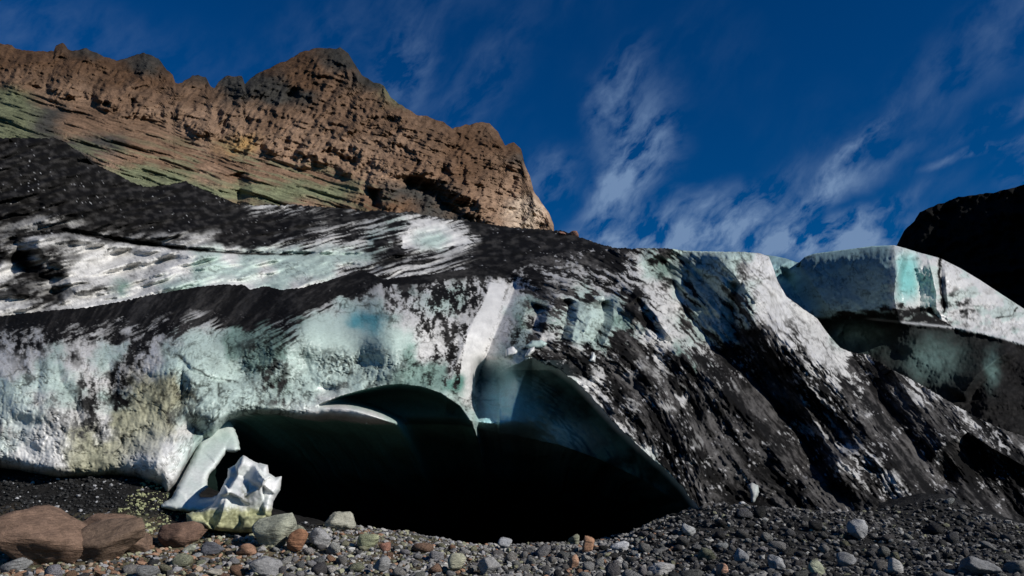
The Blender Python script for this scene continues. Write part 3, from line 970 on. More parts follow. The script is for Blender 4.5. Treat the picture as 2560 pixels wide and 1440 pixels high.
    Pf = np.concatenate([np.array(back)[::-1], P], 0)
    cf = np.concatenate([np.array(bcol)[::-1], c], 0)
    inv = Vector(parent.location)
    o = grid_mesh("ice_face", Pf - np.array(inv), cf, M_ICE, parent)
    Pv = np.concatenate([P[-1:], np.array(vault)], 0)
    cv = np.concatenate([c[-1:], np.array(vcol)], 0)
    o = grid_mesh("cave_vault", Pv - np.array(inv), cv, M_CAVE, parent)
    return parent


# ------------------------------------------------------------------ right ice dome
def build_dome():
    top = [(1870, 640), (1900, 636), (1936, 640), (1965, 646), (1990, 655), (1998, 656), (2012, 642), (2035, 634), (2080, 628), (2130, 622), (2180, 615), (2235, 613), (2262, 620),
           (2300, 632), (2350, 645), (2400, 670), (2450, 700), (2500, 733), (2560, 772), (2650, 850), (2800, 900), (3100, 960)]
    cols = np.concatenate([np.linspace(1870, 2700, 450), np.linspace(2702, 3100, 60)])
    R = 240
    tc = curve(top)(cols)
    v = np.linspace(0, 1, R)[:, None]
    px = np.broadcast_to(cols, (R, len(cols)))
    py = tc + (1330 - tc) * v
    D = tps([(1930, 700, 55), (2000, 650, 53.5), (2130, 622, 53.5), (2235, 613, 51.5), (2400, 670, 55), (2560, 772, 54), (2700, 850, 52),
             (2000, 760, 52), (2100, 780, 50), (2230, 790, 48), (2250, 700, 49.5), (2350, 760, 51), (2480, 835, 50), (2560, 850, 50),
             (2100, 700, 52.5), (2050, 1000, 44), (2300, 1000, 43), (2560, 1000, 42), (2300, 870, 45.5), (2600, 1300, 38), (2000, 1300, 38), (3100, 960, 52), (3100, 1300, 38)])(px, py)
    # shaded left flank turns away from the sun, lit right flank towards it
    edge = [(2262, 600), (2255, 650), (2240, 700), (2236, 740), (2245, 790), (2250, 1000)]
    D = D - fold(px, py, edge, 260, 16, 6.5, 1.0, .02) * sstep(812, 776, py)
    D = D + fold(px, py, [(2275, 630), (2290, 690), (2300, 740), (2300, 790)], 40, 40, 2.0, .8, .1)
    D = D + fold(px, py, [(1950, 668), (1972, 700), (2005, 750), (2040, 800), (2075, 850)], 34, 44, 3.2, .8, .12)
    D = D + 3.0 * np.exp(-((px - 2010) / 30) ** 2 - ((py - 660) / 18) ** 2) * (px < 2003)
    D = D + fold(px, py, [(2352, 650), (2352, 700), (2360, 780)], 12, 12, .9, 1, .1)
    D = D + fold(px, py, [(2320, 770), (2350, 800), (2400, 830)], 14, 14, .6, 1, .1)
    D = D + 3.4 * np.exp(-(py - tc) / 14.0) + 2.2 * np.clip((2120 - px) / 120, 0, 1) ** 2 * sstep(820, 740, py)
    # ledge line under the dome, dark slope below comes forward
    lx = [1930, 2060, 2170, 2260, 2350, 2450, 2560, 3100]
    ly = np.interp(px, lx, [800, 795, 799, 808, 817, 832, 862, 960])
    D = D - 2.2 * sstep(-14, 0, ly - 16 - py + 0) * 0 - .5 * np.exp(-((py - ly) / 9) ** 2) + .25 * sstep(0, 14, py - ly)
    # big scoops in the dark slope
    D = D + 4.0 * np.exp(-((px - 2130) / 85) ** 2 - ((py - 850) / 42) ** 2)
    D = D - fold(px, py, [(2540, 870), (2490, 900), (2440, 940), (2400, 1000)], 60, 20, 1.8)
    s = D / 45
    calm = 1 - .6 * (py < ly)
    D = D - s * (.8 * fbm(px / 90, py / 70, 2, 301) * calm + .12 * fbm(px / 26, py / 20, 4, 305) + .08 * fbm(px / 9, py / 7, 3, 309))
    P = P3(px, py, D)
    dirt = np.full(px.shape, .16)
    wx = 12 * fbm(px / 30, py / 30, 4, 311); wy = 8 * fbm(px / 30, py / 30, 4, 315)
    qx, qy = px + wx, py + wy
    below = sstep(-4, 8, py - ly)
    dirt = np.where(below > .5, 0, dirt)
    # grubby foot of the dome
    foot = np.interp(qx, [1930, 2050, 2075, 2150, 2260, 2330, 2360, 2400, 2480, 2560], [900, 900, 765, 770, 750, 765, 805, 900, 900, 900])
    dirt = dirt + .62 * sstep(0, 22, qy - foot) * (1 - below)
    dirt = dirt + .30 * np.exp(-((qx - 2400) / 55) ** 2 - ((qy - 770) / 45) ** 2) * (1 - below)
    dirt = dirt + .97 * below * (1 - .95 * np.exp(-((qx - 2120) / 85) ** 2 - ((qy - 845) / 40) ** 2) - .4 * np.exp(-((qx - 2330) / 60) ** 2 - ((qy - 900) / 60) ** 2))
    for pts, w in [([(2352, 640), (2348, 690), (2358, 780)], 4), ([(2490, 795), (2530, 790), (2540, 770)], 3), ([(2320, 770), (2350, 800), (2400, 832)], 4)]:
        d, _, _ = poly_dist(px + wx * .4, py, pts)
        dirt = dirt + .7 * np.exp(-(d / w) ** 2)
    n = unit(fbm(px / 30, py / 16, 6, 321, .62))
    tint = np.array(IC['w']) + np.zeros(px.shape + (3,))
    tm = (sstep(.5, .8, unit(fbm(px / 50, py / 40, 3, 325))) * .7)[..., None]
    tint = tint * (1 - tm) + np.array(IC['t']) * tm
    win = (np.exp(-((px - 2268) / 30) ** 4 - ((py - 690) / 62) ** 4))[..., None]
    tint = tint * (1 - win) + np.array([.16, .42, .40]) * win
    tb = below[..., None]
    tint = tint * (1 - tb) + np.array([.22, .36, .33]) * tb
    left = (sstep(2250, 2215, px) * (1 - below))[..., None]  # left flank's shade put into the tint, darker and bluer
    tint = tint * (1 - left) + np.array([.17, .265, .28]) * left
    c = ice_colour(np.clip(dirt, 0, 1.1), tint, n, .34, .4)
    hol = (np.exp(-((px - 1965 - (py - 700) * .5) / 45) ** 2) * sstep(655, 680, py) * (px < 2080))[..., None] * (1 - tb)
    c = c * (1 - hol) + np.array([.26, .44, .46]) * hol
    sc = np.clip(np.exp(-((qx - 2120) / 70) ** 2 - ((qy - 842) / 36) ** 2) + .45 * np.exp(-((qx - 2330) / 70) ** 2 - ((qy - 900) / 50) ** 2) + .5 * np.exp(-((qx - 2480) / 16) ** 2 - ((qy - 920) / 40) ** 2), 0, 1)
    sc = (sc * np.clip(.8 + .35 * fbm(px / 24, py / 18, 5, 651, .7), 0, 1.2))[..., None]
    bc_ = DIRT * (1 + 1.2 * unit(fbm(px / 16, py / 9, 5, 655, .7)) ** 3)[..., None] * (1 - sc) + np.array([.15, .25, .23]) * sc
    c = c * (1 - tb) + bc_ * tb
    vn = np.clip(veins(px, py, 70, 601) + veins(px, py, 34, 631, .05), 0, 1) * (1 - below)
    ud, vd = rot(px, py, 33, 70, 9)
    stq = fbm(ud, vd, 5, 641, .62)
    c = c * (1 - .6 * vn)[..., None] * np.clip(1 + (.14 * fbm(px / 18, py / 14, 6, 645, .7) + .20 * stq * left[..., 0]) * (1 - below), .3, 1.4)[..., None]
    rimg = (np.exp(-((py - ly + 2) / 2.5) ** 2) * sstep(2150, 2200, px) * .6)[..., None]
    c = c * (1 - rimg) + np.array([.5, .5, .5]) * rimg
    back = []
    for k in range(1, 9):
        q = P[0].copy(); q[:, 1] += 1.5 * k; q[:, 2] -= .25 * k * k
        back.append(q)
    P = np.concatenate([np.array(back)[::-1], P], 0)
    c = np.concatenate([np.repeat(c[:1], 8, 0), c], 0)
    tag(grid_mesh("ice_dome", P, c, M_ICE), "rounded white and blue ice dome above a black slope beside the dark hill", "glacier")


# ------------------------------------------------------------------ free-standing ice in the cave mouth
def ice_solid(name, poly, Y0, T, Rr, seed, base_tint, mat, lean=0.0, facets=0.12, olive_y=None, dirty=None):
    p = np.array(poly, float)
    pts = []
    for i in range(len(p)):
        a, b = p[i], p[(i + 1) % len(p)]
        n = max(1, int(np.hypot(*(b - a)) / 3.5))
        for k in range(n):
            pts.append(a + (b - a) * k / n)
    ring = np.array(pts)
    ring = ring + np.stack([fbm(ring[:, 0] / 9, ring[:, 1] / 9, 3, seed), fbm(ring[:, 0] / 9, ring[:, 1] / 9, 3, seed + 5)], -1) * 1.6
    gx, gy = np.meshgrid(np.arange(ring[:, 0].min(), ring[:, 0].max(), 3.0), np.arange(ring[:, 1].min(), ring[:, 1].max(), 3.0))
    gx = gx.ravel() + RNG.uniform(-.6, .6, gx.size); gy = gy.ravel() + RNG.uniform(-.6, .6, gy.size)
    m = inside(gx, gy, ring)
    d, _, _ = poly_dist(gx, gy, np.vstack([ring, ring[:1]]))
    m &= d > 1.6
    allp = np.vstack([ring, np.stack([gx[m], gy[m]], -1)])
    nr = len(ring)
    edges = [(i, (i + 1) % nr) for i in range(nr)]
    vo, eo, fo, ov, oe, of = delaunay_2d_cdt([Vector((float(a), float(b))) for a, b in allp], edges, [], 1, 1e-4)
    V2 = np.array([[q.x, q.y] for q in vo]); T0 = np.array([list(f) for f in fo])
    d, _, _ = poly_dist(V2[:, 0], V2[:, 1], np.vstack([ring, ring[:1]]))
    prof = np.sqrt(np.clip(1 - (1 - np.clip(d / Rr, 0, 1)) ** 2, 0, 1))
    cells = np.random.default_rng(seed)
    cx = cells.uniform(V2[:, 0].min(), V2[:, 0].max(), 26); cy_ = cells.uniform(V2[:, 1].min(), V2[:, 1].max(), 26)
    gx_, gy_, hh = cells.normal(0, .004, 26), cells.normal(0, .004, 26), cells.normal(0, .05, 26)
    dist = (V2[:, :1] - cx) ** 2 + (V2[:, 1:] - cy_) ** 2
    wgt = np.exp(-(dist - dist.min(1, keepdims=True)) / 60.0)
    wgt /= wgt.sum(1, keepdims=True)
    plane = hh + gx_ * (V2[:, :1] - cx) + gy_ * (V2[:, 1:] - cy_)
    nz = (wgt * plane).sum(1) * facets * 14 + fbm(V2[:, 0] / 45, V2[:, 1] / 45, 3, seed + 11) * facets * .7
    yc = Y0 + lean * (V2[:, 1] - V2[:, 1].min()) / 100.0
    yf = yc - (T + nz) * prof - .05
    yb = yc + (T + nz) * prof * .9
    A = P3(V2[:, 0], V2[:, 1], yf); B = P3(V2[:, 0], V2[:, 1], yb)
    n = len(V2)
    # close the sides along the outline
    from collections import Counter
    cnt = Counter()
    for f in T0:
        for i in range(3):
            cnt[(f[i], f[(i + 1) % 3])] += 1
    bd = [(a, b) for (a, b) in cnt if (b, a) not in cnt]
    tris = [T0, T0[:, ::-1] + n]
    side = []
    for a, b in bd:
        side += [(b, a, a + n), (b, a + n, b + n)]
    tris.append(np.array(side))
    T = np.vstack(tris)
    x, y = V2[:, 0], V2[:, 1]
    c = np.zeros((n, 3)) + np.array(base_tint)
    te = np.clip(unit(fbm(x / 35, y / 30, 3, seed + 31)) * .35 + (.55 * sstep(1175, 1095, y) if name == 'ice_pillar' else 0), 0, 1)[:, None]
    c = c * (1 - te) + np.array(IC['t']) * te
    if olive_y is not None:
        k = (sstep(olive_y - 8, olive_y + 14, y + 8 * fbm(x / 16, y / 16, 3, seed + 41)))[:, None]
        ol = np.array([.34, .34, .19]) * np.clip(1 + .5 * fbm(x / 9, y / 7, 4, seed + 51), .2, 1.6)[:, None]
        c = c * (1 - k) + ol * k
    if dirty is not None:
        for (cx, cy, rx, ry, a) in dirty:
            k = (a * np.exp(-((x - cx) / rx) ** 2 - ((y - cy) / ry) ** 2) * sstep(.25, .7, unit(fbm(x / 7, y / 7, 3, seed + 61))))[:, None]
            c = c * (1 - k) + np.array([.10, .10, .04]) * k
    return mesh_from(name, np.vstack([A, B]), T, np.vstack([c, c]), mat)


def build_chunks():
    data = [
        ([(1312, 866), (1330, 852), (1352, 850), (1368, 858), (1362, 868), (1340, 872), (1322, 872)], (.40, .50, .46), "thin greenish ice slab sticking out of the dirt right of the white strip"),
        ([(1310, 892), (1322, 872), (1338, 866), (1336, 878), (1322, 892)], (.58, .57, .55), "white ice wedge just below the thin greenish slab"),
        ([(1264, 892), (1266, 872), (1282, 866), (1298, 880), (1290, 890)], (.62, .61, .60), "bright triangular ice chip beside the blue gully wall"),
        ([(1480, 752), (1486, 742), (1510, 740), (1512, 750), (1500, 756)], (.44, .50, .46), "small pale ice knob at the top of the fluted centre face"),
        ([(1868, 1212), (1880, 1206), (1896, 1214), (1898, 1230), (1886, 1256), (1876, 1258), (1878, 1240)], (.30, .295, .28), "pale ice tongue just above the crest of the right gravel mound"),
        ([(1846, 1256), (1858, 1252), (1874, 1264), (1872, 1274), (1852, 1272)], (.46, .45, .43), "low pale ice lump beside the pale tongue above the mound"),
        ([(2224, 1252), (2240, 1246), (2260, 1256), (2244, 1270), (2232, 1300), (2220, 1318), (2222, 1280)], (.44, .43, .36), "forked ice spur over the small dark hollow at the right"),
        ([(1468, 905), (1484, 880), (1490, 892), (1488, 905)], (.56, .56, .55), "small white ice tooth on the dark slope right of the cave vault")]
    for i, (poly, tint, lab) in enumerate(data):
        p = np.array(poly, float)
        cx, cy = p.mean(0)
        Y = float(front_depth(np.array([[cx]]), np.array([[cy]]))[0][0, 0])
        o = ice_solid("ice_chunk", poly, Y - .12, .16, 8, 800 + i, tint, M_ICE, lean=-.4, facets=.03)
        tag(o, lab, "ice chunk")


def build_pillars():
    p1 = [(495, 1100), (502, 1060), (520, 1045), (550, 1040), (572, 1048), (588, 1075), (598, 1104), (600, 1124), (590, 1130), (566, 1130), (556, 1145), (542, 1166), (524, 1184), (519, 1200), (519, 1220), (499, 1236),
          (500, 1244), (530, 1243), (548, 1236), (556, 1262), (530, 1282), (472, 1280), (430, 1276), (403, 1270), (404, 1259), (428, 1246), (444, 1214), (458, 1186), (472, 1160), (486, 1130)]
    o = ice_solid("ice_pillar", p1, 20.4, .30, 16, 11, (.60, .62, .59), M_ICE, lean=-1.08, facets=.008, olive_y=1272)
    tag(o, "leaning white ice pillar between the left face and the cave", "ice pillar")
    p2 = [(608, 1137), (622, 1146), (640, 1156), (669, 1162), (673, 1183), (688, 1193), (704, 1191), (701, 1224), (684, 1252), (678, 1285), (668, 1310), (640, 1330),
          (600, 1335), (560, 1330), (520, 1325), (486, 1325), (468, 1312), (465, 1283), (500, 1276), (530, 1262), (543, 1240), (556, 1216), (568, 1192), (570, 1172), (588, 1162), (596, 1150)]
    o = ice_solid("ice_block", p2, 17.5, .5, 16, 31, (.66, .65, .63), M_ICE, lean=-.2, facets=.075, olive_y=1268,
                  dirty=[(616, 1232, 14, 26, .8), (560, 1275, 60, 14, .5), (590, 1300, 40, 16, .6), (640, 1262, 30, 8, .3)])
    tag(o, "jagged white ice block with an olive muddy foot at the cave mouth", "ice block")


# ------------------------------------------------------------------ ground
GPTS_PX = [(-300, 1440, 13.8), (0, 1440, 14.0), (400, 1440, 14.2), (800, 1440, 14.2), (1280, 1440, 14.2), (1800, 1440, 14.0), (2300, 1440, 14.0), (2800, 1440, 14),
           (-300, 1330, 17), (0, 1335, 16.8), (200, 1340, 16.6), (400, 1325, 17.0), (600, 1335, 17.0), (700, 1330, 17.6), (870, 1328, 18.5), (1050, 1340, 19.2),
           (1130, 1362, 19.6), (1270, 1366, 19.6), (1400, 1362, 19.6), (1540, 1350, 19.3), (1620, 1318, 19.2), (1700, 1285, 19.0), (1780, 1266, 18.9), (1880, 1270, 18.8),
           (2000, 1285, 18.6), (2120, 1300, 18.5), (2230, 1322, 18.4), (2300, 1335, 18.6), (2400, 1265, 20.0), (2360, 1238, 20.6), (2460, 1290, 20), (2560, 1332, 19.4), (2800, 1380, 19),
           (1700, 1360, 16.6), (1950, 1370, 16.4), (2200, 1385, 16.2), (2450, 1380, 16.5), (1280, 1395, 16.8), (900, 1390, 16),
           (-300, 1230, 18.2), (0, 1200, 18.6), (130, 1215, 18.4), (280, 1215, 18.3), (380, 1235, 18.2), (430, 1300, 17.6)]
GP = []
for (a, b, Y) in GPTS_PX:
    q = P3(a, b, Y)
    GP.append((q[0] * 1000, q[1] * 1000, q[2]))
for (x, y, z) in [(-9, 24, 1.0), (-5, 24, 0.0), (0, 25, -.5), (4, 25, -.5), (8, 23.5, -.2), (12, 24, .4), (-12, 8, 0), (-6, 8, .0), (0, 8, 0), (6, 8, 0), (12, 8, 0),
                  (-12, 0, 0), (0, 0, 0), (12, 0, 0), (0, -6, 0), (-25, 15, .6), (25, 15, .6), (-25, 0, 0), (25, 0, 0), (0, 34, -.5), (-20, 34, .5), (20, 34, .5)]:
    GP.append((x * 1000, y * 1000, z))
_g = tps(GP)


def ground_z(x, y):
    x = np.asarray(x, float); y = np.asarray(y, float)
    z = np.clip(_g(x * 1000, y * 1000), -1.2, 4)
    k = sstep(22, 32, np.abs(x)) + sstep(30, 42, y) + sstep(-5, -14, y)
    k = np.clip(k, 0, 1)
    z = z * (1 - k) + -.3 * k
    near = sstep(60, 20, np.abs(x)) * sstep(60, 30, y)
    return z + near * (.05 * fbm(x * 1.1, y * 1.1, 4, 401) + .03 * fbm(x * 4, y * 4, 3, 405))


def build_ground():
    def axis(a, b, n, far):
        core = np.linspace(a, b, n)
        g = np.geomspace(.3, far, 36)
        return np.concatenate([a - g[::-1], core, b + g])
    xs = axis(-14, 14, 560, 1800)
    ys = axis(10.5, 24, 300, 2500)
    X, Y = np.meshgrid(xs, ys)
    Z = ground_z(X, Y)
    P = np.stack([X, Y, Z], -1)
    left = sstep(1.5, -3.5, X)[..., None]
    n = unit(fbm(X * 1.6, Y * 1.6, 4, 411))[..., None]
    br = np.array([.115, .082, .052]) * (1 - n) + np.array([.095, .092, .058]) * n
    dk = np.array([.016, .0155, .015]) + .012 * n
    c = br * left + dk * (1 - left)
    # black ash heap under the left ice
    rx = X / Y * F * .0
    u = P[..., 1]
    heap = (sstep(17.1, 17.7, Y + .35 * fbm(X, Y, 3, 421)) * sstep(-3.6, -4.6, X))[..., None]
    c = c * (1 - heap) + np.array([.013, .0125, .012]) * heap
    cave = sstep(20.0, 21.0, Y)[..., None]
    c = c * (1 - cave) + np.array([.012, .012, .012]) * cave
    c = c * np.clip(1 + .5 * fbm(X * 7, Y * 7, 4, 431), .3, 1.8)[..., None]
    tag(grid_mesh("ground", P, c, M_GROUND), kind='structure')


# ------------------------------------------------------------------ rocks
ico = {}
for sub in (1, 2, 3, 4):
    bm = bmesh.new()
    bmesh.ops.create_icosphere(bm, subdivisions=sub, radius=1.0)
    ico[sub] = (np.array([v.co[:] for v in bm.verts]), np.array([[v.index for v in f.verts] for f in bm.faces]))
    bm.free()


def rock_verts(sub, rng, sharp=14.0, planes=13, rough=.05):
    V, T = ico[sub]
    nrm = rng.normal(size=(planes, 3)); nrm /= np.linalg.norm(nrm, axis=1)[:, None]
    h = rng.uniform(.62, 1.0, planes)
    dt = np.clip(V @ nrm.T, 1e-3, None)
    r = (np.sum((dt / h) ** sharp, axis=1)) ** (-1.0 / sharp)
    r = np.minimum(r, 1.35)
    W_ = V * r[:, None]
    if rough:
        o = rng.uniform(0, 50)
        W_ = W_ * (1 + rough * fbm(W_[:, 0] * 2.2 + o + W_[:, 2], W_[:, 1] * 2.2 + W_[:, 2] * 1.7, 4, 500, .6))[:, None]
    W_ = W_ / np.abs(W_).max(0)
    return W_, T


def hit_ground(px, py, far=24.5):
    """where the ray through a pixel first meets the ground"""
    rx, rz = ray(px, py)
    Ys = np.linspace(9.5, far, 600)
    z = CAMH + rz * Ys
    g = ground_z(rx * Ys, Ys)
    w = np.nonzero(z <= g)[0]
    if not len(w):
        return None
    Y = Ys[w[0]]
    return np.array([rx * Y, Y, g[w[0]]])


GREY = (.262, .252, .236); LAV = (.225, .22, .225); OLV = (.25, .245, .165); BRN = (.26, .155, .10); RED = (.24, .12, .075)
PALE = (.40, .39, .36); DARK = (.055, .053, .05); TAN = (.33, .25, .18); BIGB = (.175, .112, .078); DKG = (.115, .11, .105)


def rock(px, by, w, h, colr, name, label, cat, group=None, seed=0, rotz=None, sub=3, sharp=14, flat=1.0, sink=.12, tilt=0.0, rough=.05):
    """a rock whose box in the photograph is w x h pixels and whose foot is at (px, by)"""
    g = hit_ground(px, by)
    if g is None:
        return None
    sc = g[1] / F
    rng = np.random.default_rng(seed)
    V, T = rock_verts(sub, rng, sharp * 2.4, planes=15 if w > 100 else 11, rough=.055 if w > 100 else rough * 1.3)
    sx, sz = w * sc / 2, h * sc / 2
    sy = (sx + sz) / 2 * flat
    me_o = mesh_from(name, V * np.array([sx, sy, sz]), T, None, M_ROCK)
    me_o.location = (g[0], g[1] + sy * .3, g[2] + sz * (1 - 2 * sink))
    me_o.rotation_euler = (0, math.radians(tilt), 0)
    me_o.color = (*colr, 1)
    tag(me_o, label, cat, group)
    return me_o


def build_boulders():
    B = [  # px, foot y, w, h, colour, label, flat, tilt, sharp
        (66, 1410, 275, 180, BIGB, "largest brown boulder, smooth and broad, below the ash heap at the left", 1.0, 4, 8),
        (258, 1362, 175, 112, BIGB, "long flat brown boulder leaning against the largest boulder's right side", 1.0, -8, 10),
        (232, 1400, 250, 108, (.165, .112, .078), "low brown slab in front of the two brown boulders", .8, -14, 10),
        (330, 1385, 120, 62, (.17, .112, .08), "small brown slab beside the low slab's right end", 1.0, 10, 10),
        (455, 1362, 130, 78, (.15, .092, .065), "dark brown rounded rock in front of the ice pillar", 1.0, 0, 10),
        (678, 1368, 108, 98, (.30, .305, .235), "round grey-green boulder, largest of the cave mouth boulders", 1.0, -6, 9),
        (742, 1352, 50, 50, (.27, .27, .20), "small round grey boulder touching the big round one", 1.0, 0, 8),
        (742, 1385, 54, 66, (.25, .125, .07), "rust brown upright rock beside the big round boulder", 1.0, 8, 14),
        (795, 1372, 54, 64, (.31, .305, .30), "pale grey upright rock between the rust rock and the square boulder", 1.0, -8, 14),
        (847, 1330, 76, 62, (.36, .35, .28), "square-topped pale boulder standing before the black cave", 1.0, -8, 22),
        (918, 1372, 58, 48, (.30, .31, .19), "pale olive flat-sided rock right of the square-topped boulder", 1.0, 0, 18),
        (960, 1380, 32, 32, (.26, .13, .09), "small reddish round rock beside the olive flat-sided rock", 1.0, 0, 8),
        (1262, 1372, 36, 30, (.36, .36, .36), "lone pale round stone on the edge of the cave floor", 1.0, 0, 8),
        (955, 1436, 50, 48, (.26, .255, .245), "rounded grey stone low in the middle-left gravel", 1.0, 0, 10),
        (1222, 1440, 62, 50, (.31, .30, .285), "broad grey boulder at the bottom edge below the cave", 1.0, -10, 9),
        (1138, 1434, 56, 54, (.34, .33, .24), "grey and olive upright stone left of the broad grey boulder", 1.0, -12, 18),
        (1437, 1364, 32, 30, (.24, .24, .17), "dark olive round stone beside an orange rock at the cave edge", 1.0, 0, 8),
        (1473, 1384, 34, 46, (.36, .20, .12), "orange rock with a pointed top at the cave edge", 1.0, 0, 16),
        (1432, 1422, 30, 36, (.34, .20, .13), "orange-brown stone just below the orange pointed rock", 1.0, 0, 14),
        (1552, 1378, 52, 26, (.40, .40, .40), "flat whitish slab on the left foot of the right mound", 1.0, 0, 14),
        (1722, 1342, 36, 38, (.36, .36, .35), "pale angular block on the left slope of the right mound", 1.0, -20, 18),
        (1856, 1408, 36, 44, (.30, .30, .30), "grey egg-shaped stone in the middle of the right mound", 1.0, 6, 9),
        (2150, 1352, 48, 60, (.28, .28, .28), "tall leaning grey block near the top of the right mound", 1.0, 26, 16),
        (2045, 1440, 46, 40, (.33, .34, .24), "olive-tinged grey stone at the bottom of the right mound", 1.0, 20, 12),
        (2240, 1440, 44, 46, (.33, .32, .305), "pale pyramid-shaped stone at the bottom right", 1.0, 0, 20),
        (2118, 1420, 60, 40, (.24, .24, .24), "broad dull grey stone left of the pyramid-shaped stone", 1.0, 12, 12),
        (1945, 1430, 62, 44, (.26, .26, .26), "long grey stone tipped down to the right on the mound", 1.0, 24, 12),
        (1655, 1436, 70, 40, (.31, .30, .29), "large pale grey stone at the mound's lower left foot", 1.0, 0, 11),
        (2455, 1440, 100, 52, (.17, .17, .17), "wide dark grey boulder in the bottom right corner", 1.0, 12, 12),
        (1810, 1440, 34, 40, (.38, .22, .15), "orange-brown stone at the bottom edge of the right mound", 1.0, 0, 14),
        (655, 1438, 92, 52, (.235, .23, .225), "wide lavender-grey stone at the bottom left of the gravel", 1.0, 8, 12),
        (38, 1432, 84, 40, (.20, .20, .195), "blue-grey flat stone at the foot of the largest boulder", 1.0, -6, 12),
        (470, 1386, 36, 26, (.34, .35, .27), "pale oval pebble below the dark brown rounded rock", 1.0, 0, 8),
        (528, 1388, 54, 34, (.12, .12, .13), "dark slate rock beside the pale oval pebble", 1.0, 0, 16),
        (612, 1392, 50, 34, (.27, .155, .10), "brown stone in front of the round grey-green boulder", 1.0, 0, 12),
        (535, 1440, 46, 22, (.36, .33, .27), "whitish pebble at the bottom edge among brown stones", 1.0, 0, 10)]
    for i, (px, by, w, h, c, lab, fl, ti, sh) in enumerate(B):
        big = w > 60
        rock(px, by, w, h, c, "boulder" if big else "stone", lab, "boulder" if big else "stone", None, 100 + i, sub=4 if big else 3, sharp=sh, flat=fl, tilt=ti,
             sink=.12 if not big else .16, rough=.06 if big else .04)
    for i, (px, py, w, h, Y, lab) in enumerate([(1430, 589, 34, 22, 84, "reddish rock sitting on the black ridge against the sky"),
                                                (1404, 584, 22, 12, 84, "smaller brown rock left of the reddish one on the black ridge")]):
        V, T = rock_verts(3, np.random.default_rng(700 + i), 24, rough=.08)
        sc = Y / F
        o = mesh_from("ridge_rock", V * np.array([w * sc / 2, w * sc / 2, h * sc / 2]), T, None, M_ROCK)
        q = P3(px, py, Y)
        o.location = tuple(q)
        o.color = (.20, .105, .075, 1)
        tag(o, lab, "rock")
    return [(b[0], b[1] - b[3] * .5, max(b[2], b[3]) * .5) for b in B]


def palette(px, py, r):
    if px < 640:
        pal = [(BRN, .30), (OLV, .22), (LAV, .14), (GREY, .12), (PALE, .05), (DARK, .12), (TAN, .05)]
    elif px < 1300:
        pal = [(GREY, .36), (OLV, .17), (LAV, .12), (BRN, .09), (PALE, .08), (DKG, .16), (DARK, .02)]
    elif px < 1700:
        pal = [(GREY, .46), (PALE, .10), (DKG, .26), (BRN, .07), (OLV, .04), (DARK, .07)]
    else:
        pal = [(GREY, .26), (DKG, .42), (PALE, .04), (DARK, .26), (OLV, .03)]
    t = r.random() * sum(w for _, w in pal)
    for k, w in pal:
        t -= w
        if t <= 0:
            return k
    return pal[0][0]


def colour_word(k):
    return {GREY: "grey", LAV: "lavender-grey", OLV: "olive-grey", BRN: "brown", PALE: "pale", DARK: "near-black", TAN: "tan", DKG: "dark grey"}[k]


def zone_word(px, py):
    if px < 640:
        return ("on the muddy ground left of the ice block", "below the brown boulders")
    if px < 1300:
        return ("on the pebble bank left of the cave floor", "in the gravel before the cave")
    if px < 1700:
        return ("on the flat gravel before the cave", "where the right mound begins")
    if px < 2250:
        return ("on the right gravel mound", "on the right gravel mound")
    return ("on the debris slope at the far right", "at the far right")


LANDMARKS = [(78, 1320, "biggest boulder"), (262, 1320, "long flat brown boulder"), (228, 1370, "low brown slab"), (455, 1330, "dark brown rounded rock"),
             (678, 1320, "round grey-green boulder"), (742, 1355, "rust brown upright rock"), (795, 1340, "pale grey upright rock"), (847, 1305, "square-topped pale boulder"),
             (918, 1350, "olive flat-sided rock"), (1262, 1357, "lone pale round stone"), (955, 1412, "rounded low grey stone"), (1222, 1415, "broad grey boulder"),
             (1138, 1407, "grey and olive upright stone"), (1473, 1360, "orange pointed rock"), (1552, 1365, "flat whitish slab"), (1722, 1322, "pale angular block"),
             (1856, 1386, "grey egg-shaped stone"), (2150, 1322, "tall leaning grey block"), (2045, 1420, "olive-tinged grey stone"), (2240, 1417, "pale pyramid-shaped stone"),
             (1945, 1408, "long tipped grey stone"), (1655, 1416, "large pale mound-foot stone"), (2455, 1414, "wide dark corner boulder"), (655, 1412, "wide grey bottom stone"),
             (38, 1412, "blue-grey flat stone"), (528, 1371, "dark slate rock"), (1880, 1270, "crest of the mound"), (2380, 1280, "debris slope's top"), (1400, 1400, "cave edge's middle"), (600, 1350, "ice block's muddy foot")]


def where_words(px, py, r):
    d = sorted((math.hypot(px - a, (py - b) * 1.6), a, b, n) for a, b, n in LANDMARKS)[0]
    dx, dy = px - d[1], (py - d[2]) * 1.6
    if abs(dx) > abs(dy) * 1.8:
        w = "right of" if dx > 0 else "left of"
    elif abs(dy) > abs(dx) * 1.8:
        w = "in front of" if dy > 0 else "behind"
    else:
        w = ("in front and " if dy > 0 else "behind and ") + ("right of" if dx > 0 else "left of")
    near = ""
    return near + w + " the " + d[3]


def shape_word(o):
    q = o.scale.z / o.scale.x
    return "flat" if q < .6 else ("blocky" if q < .85 else "upright")


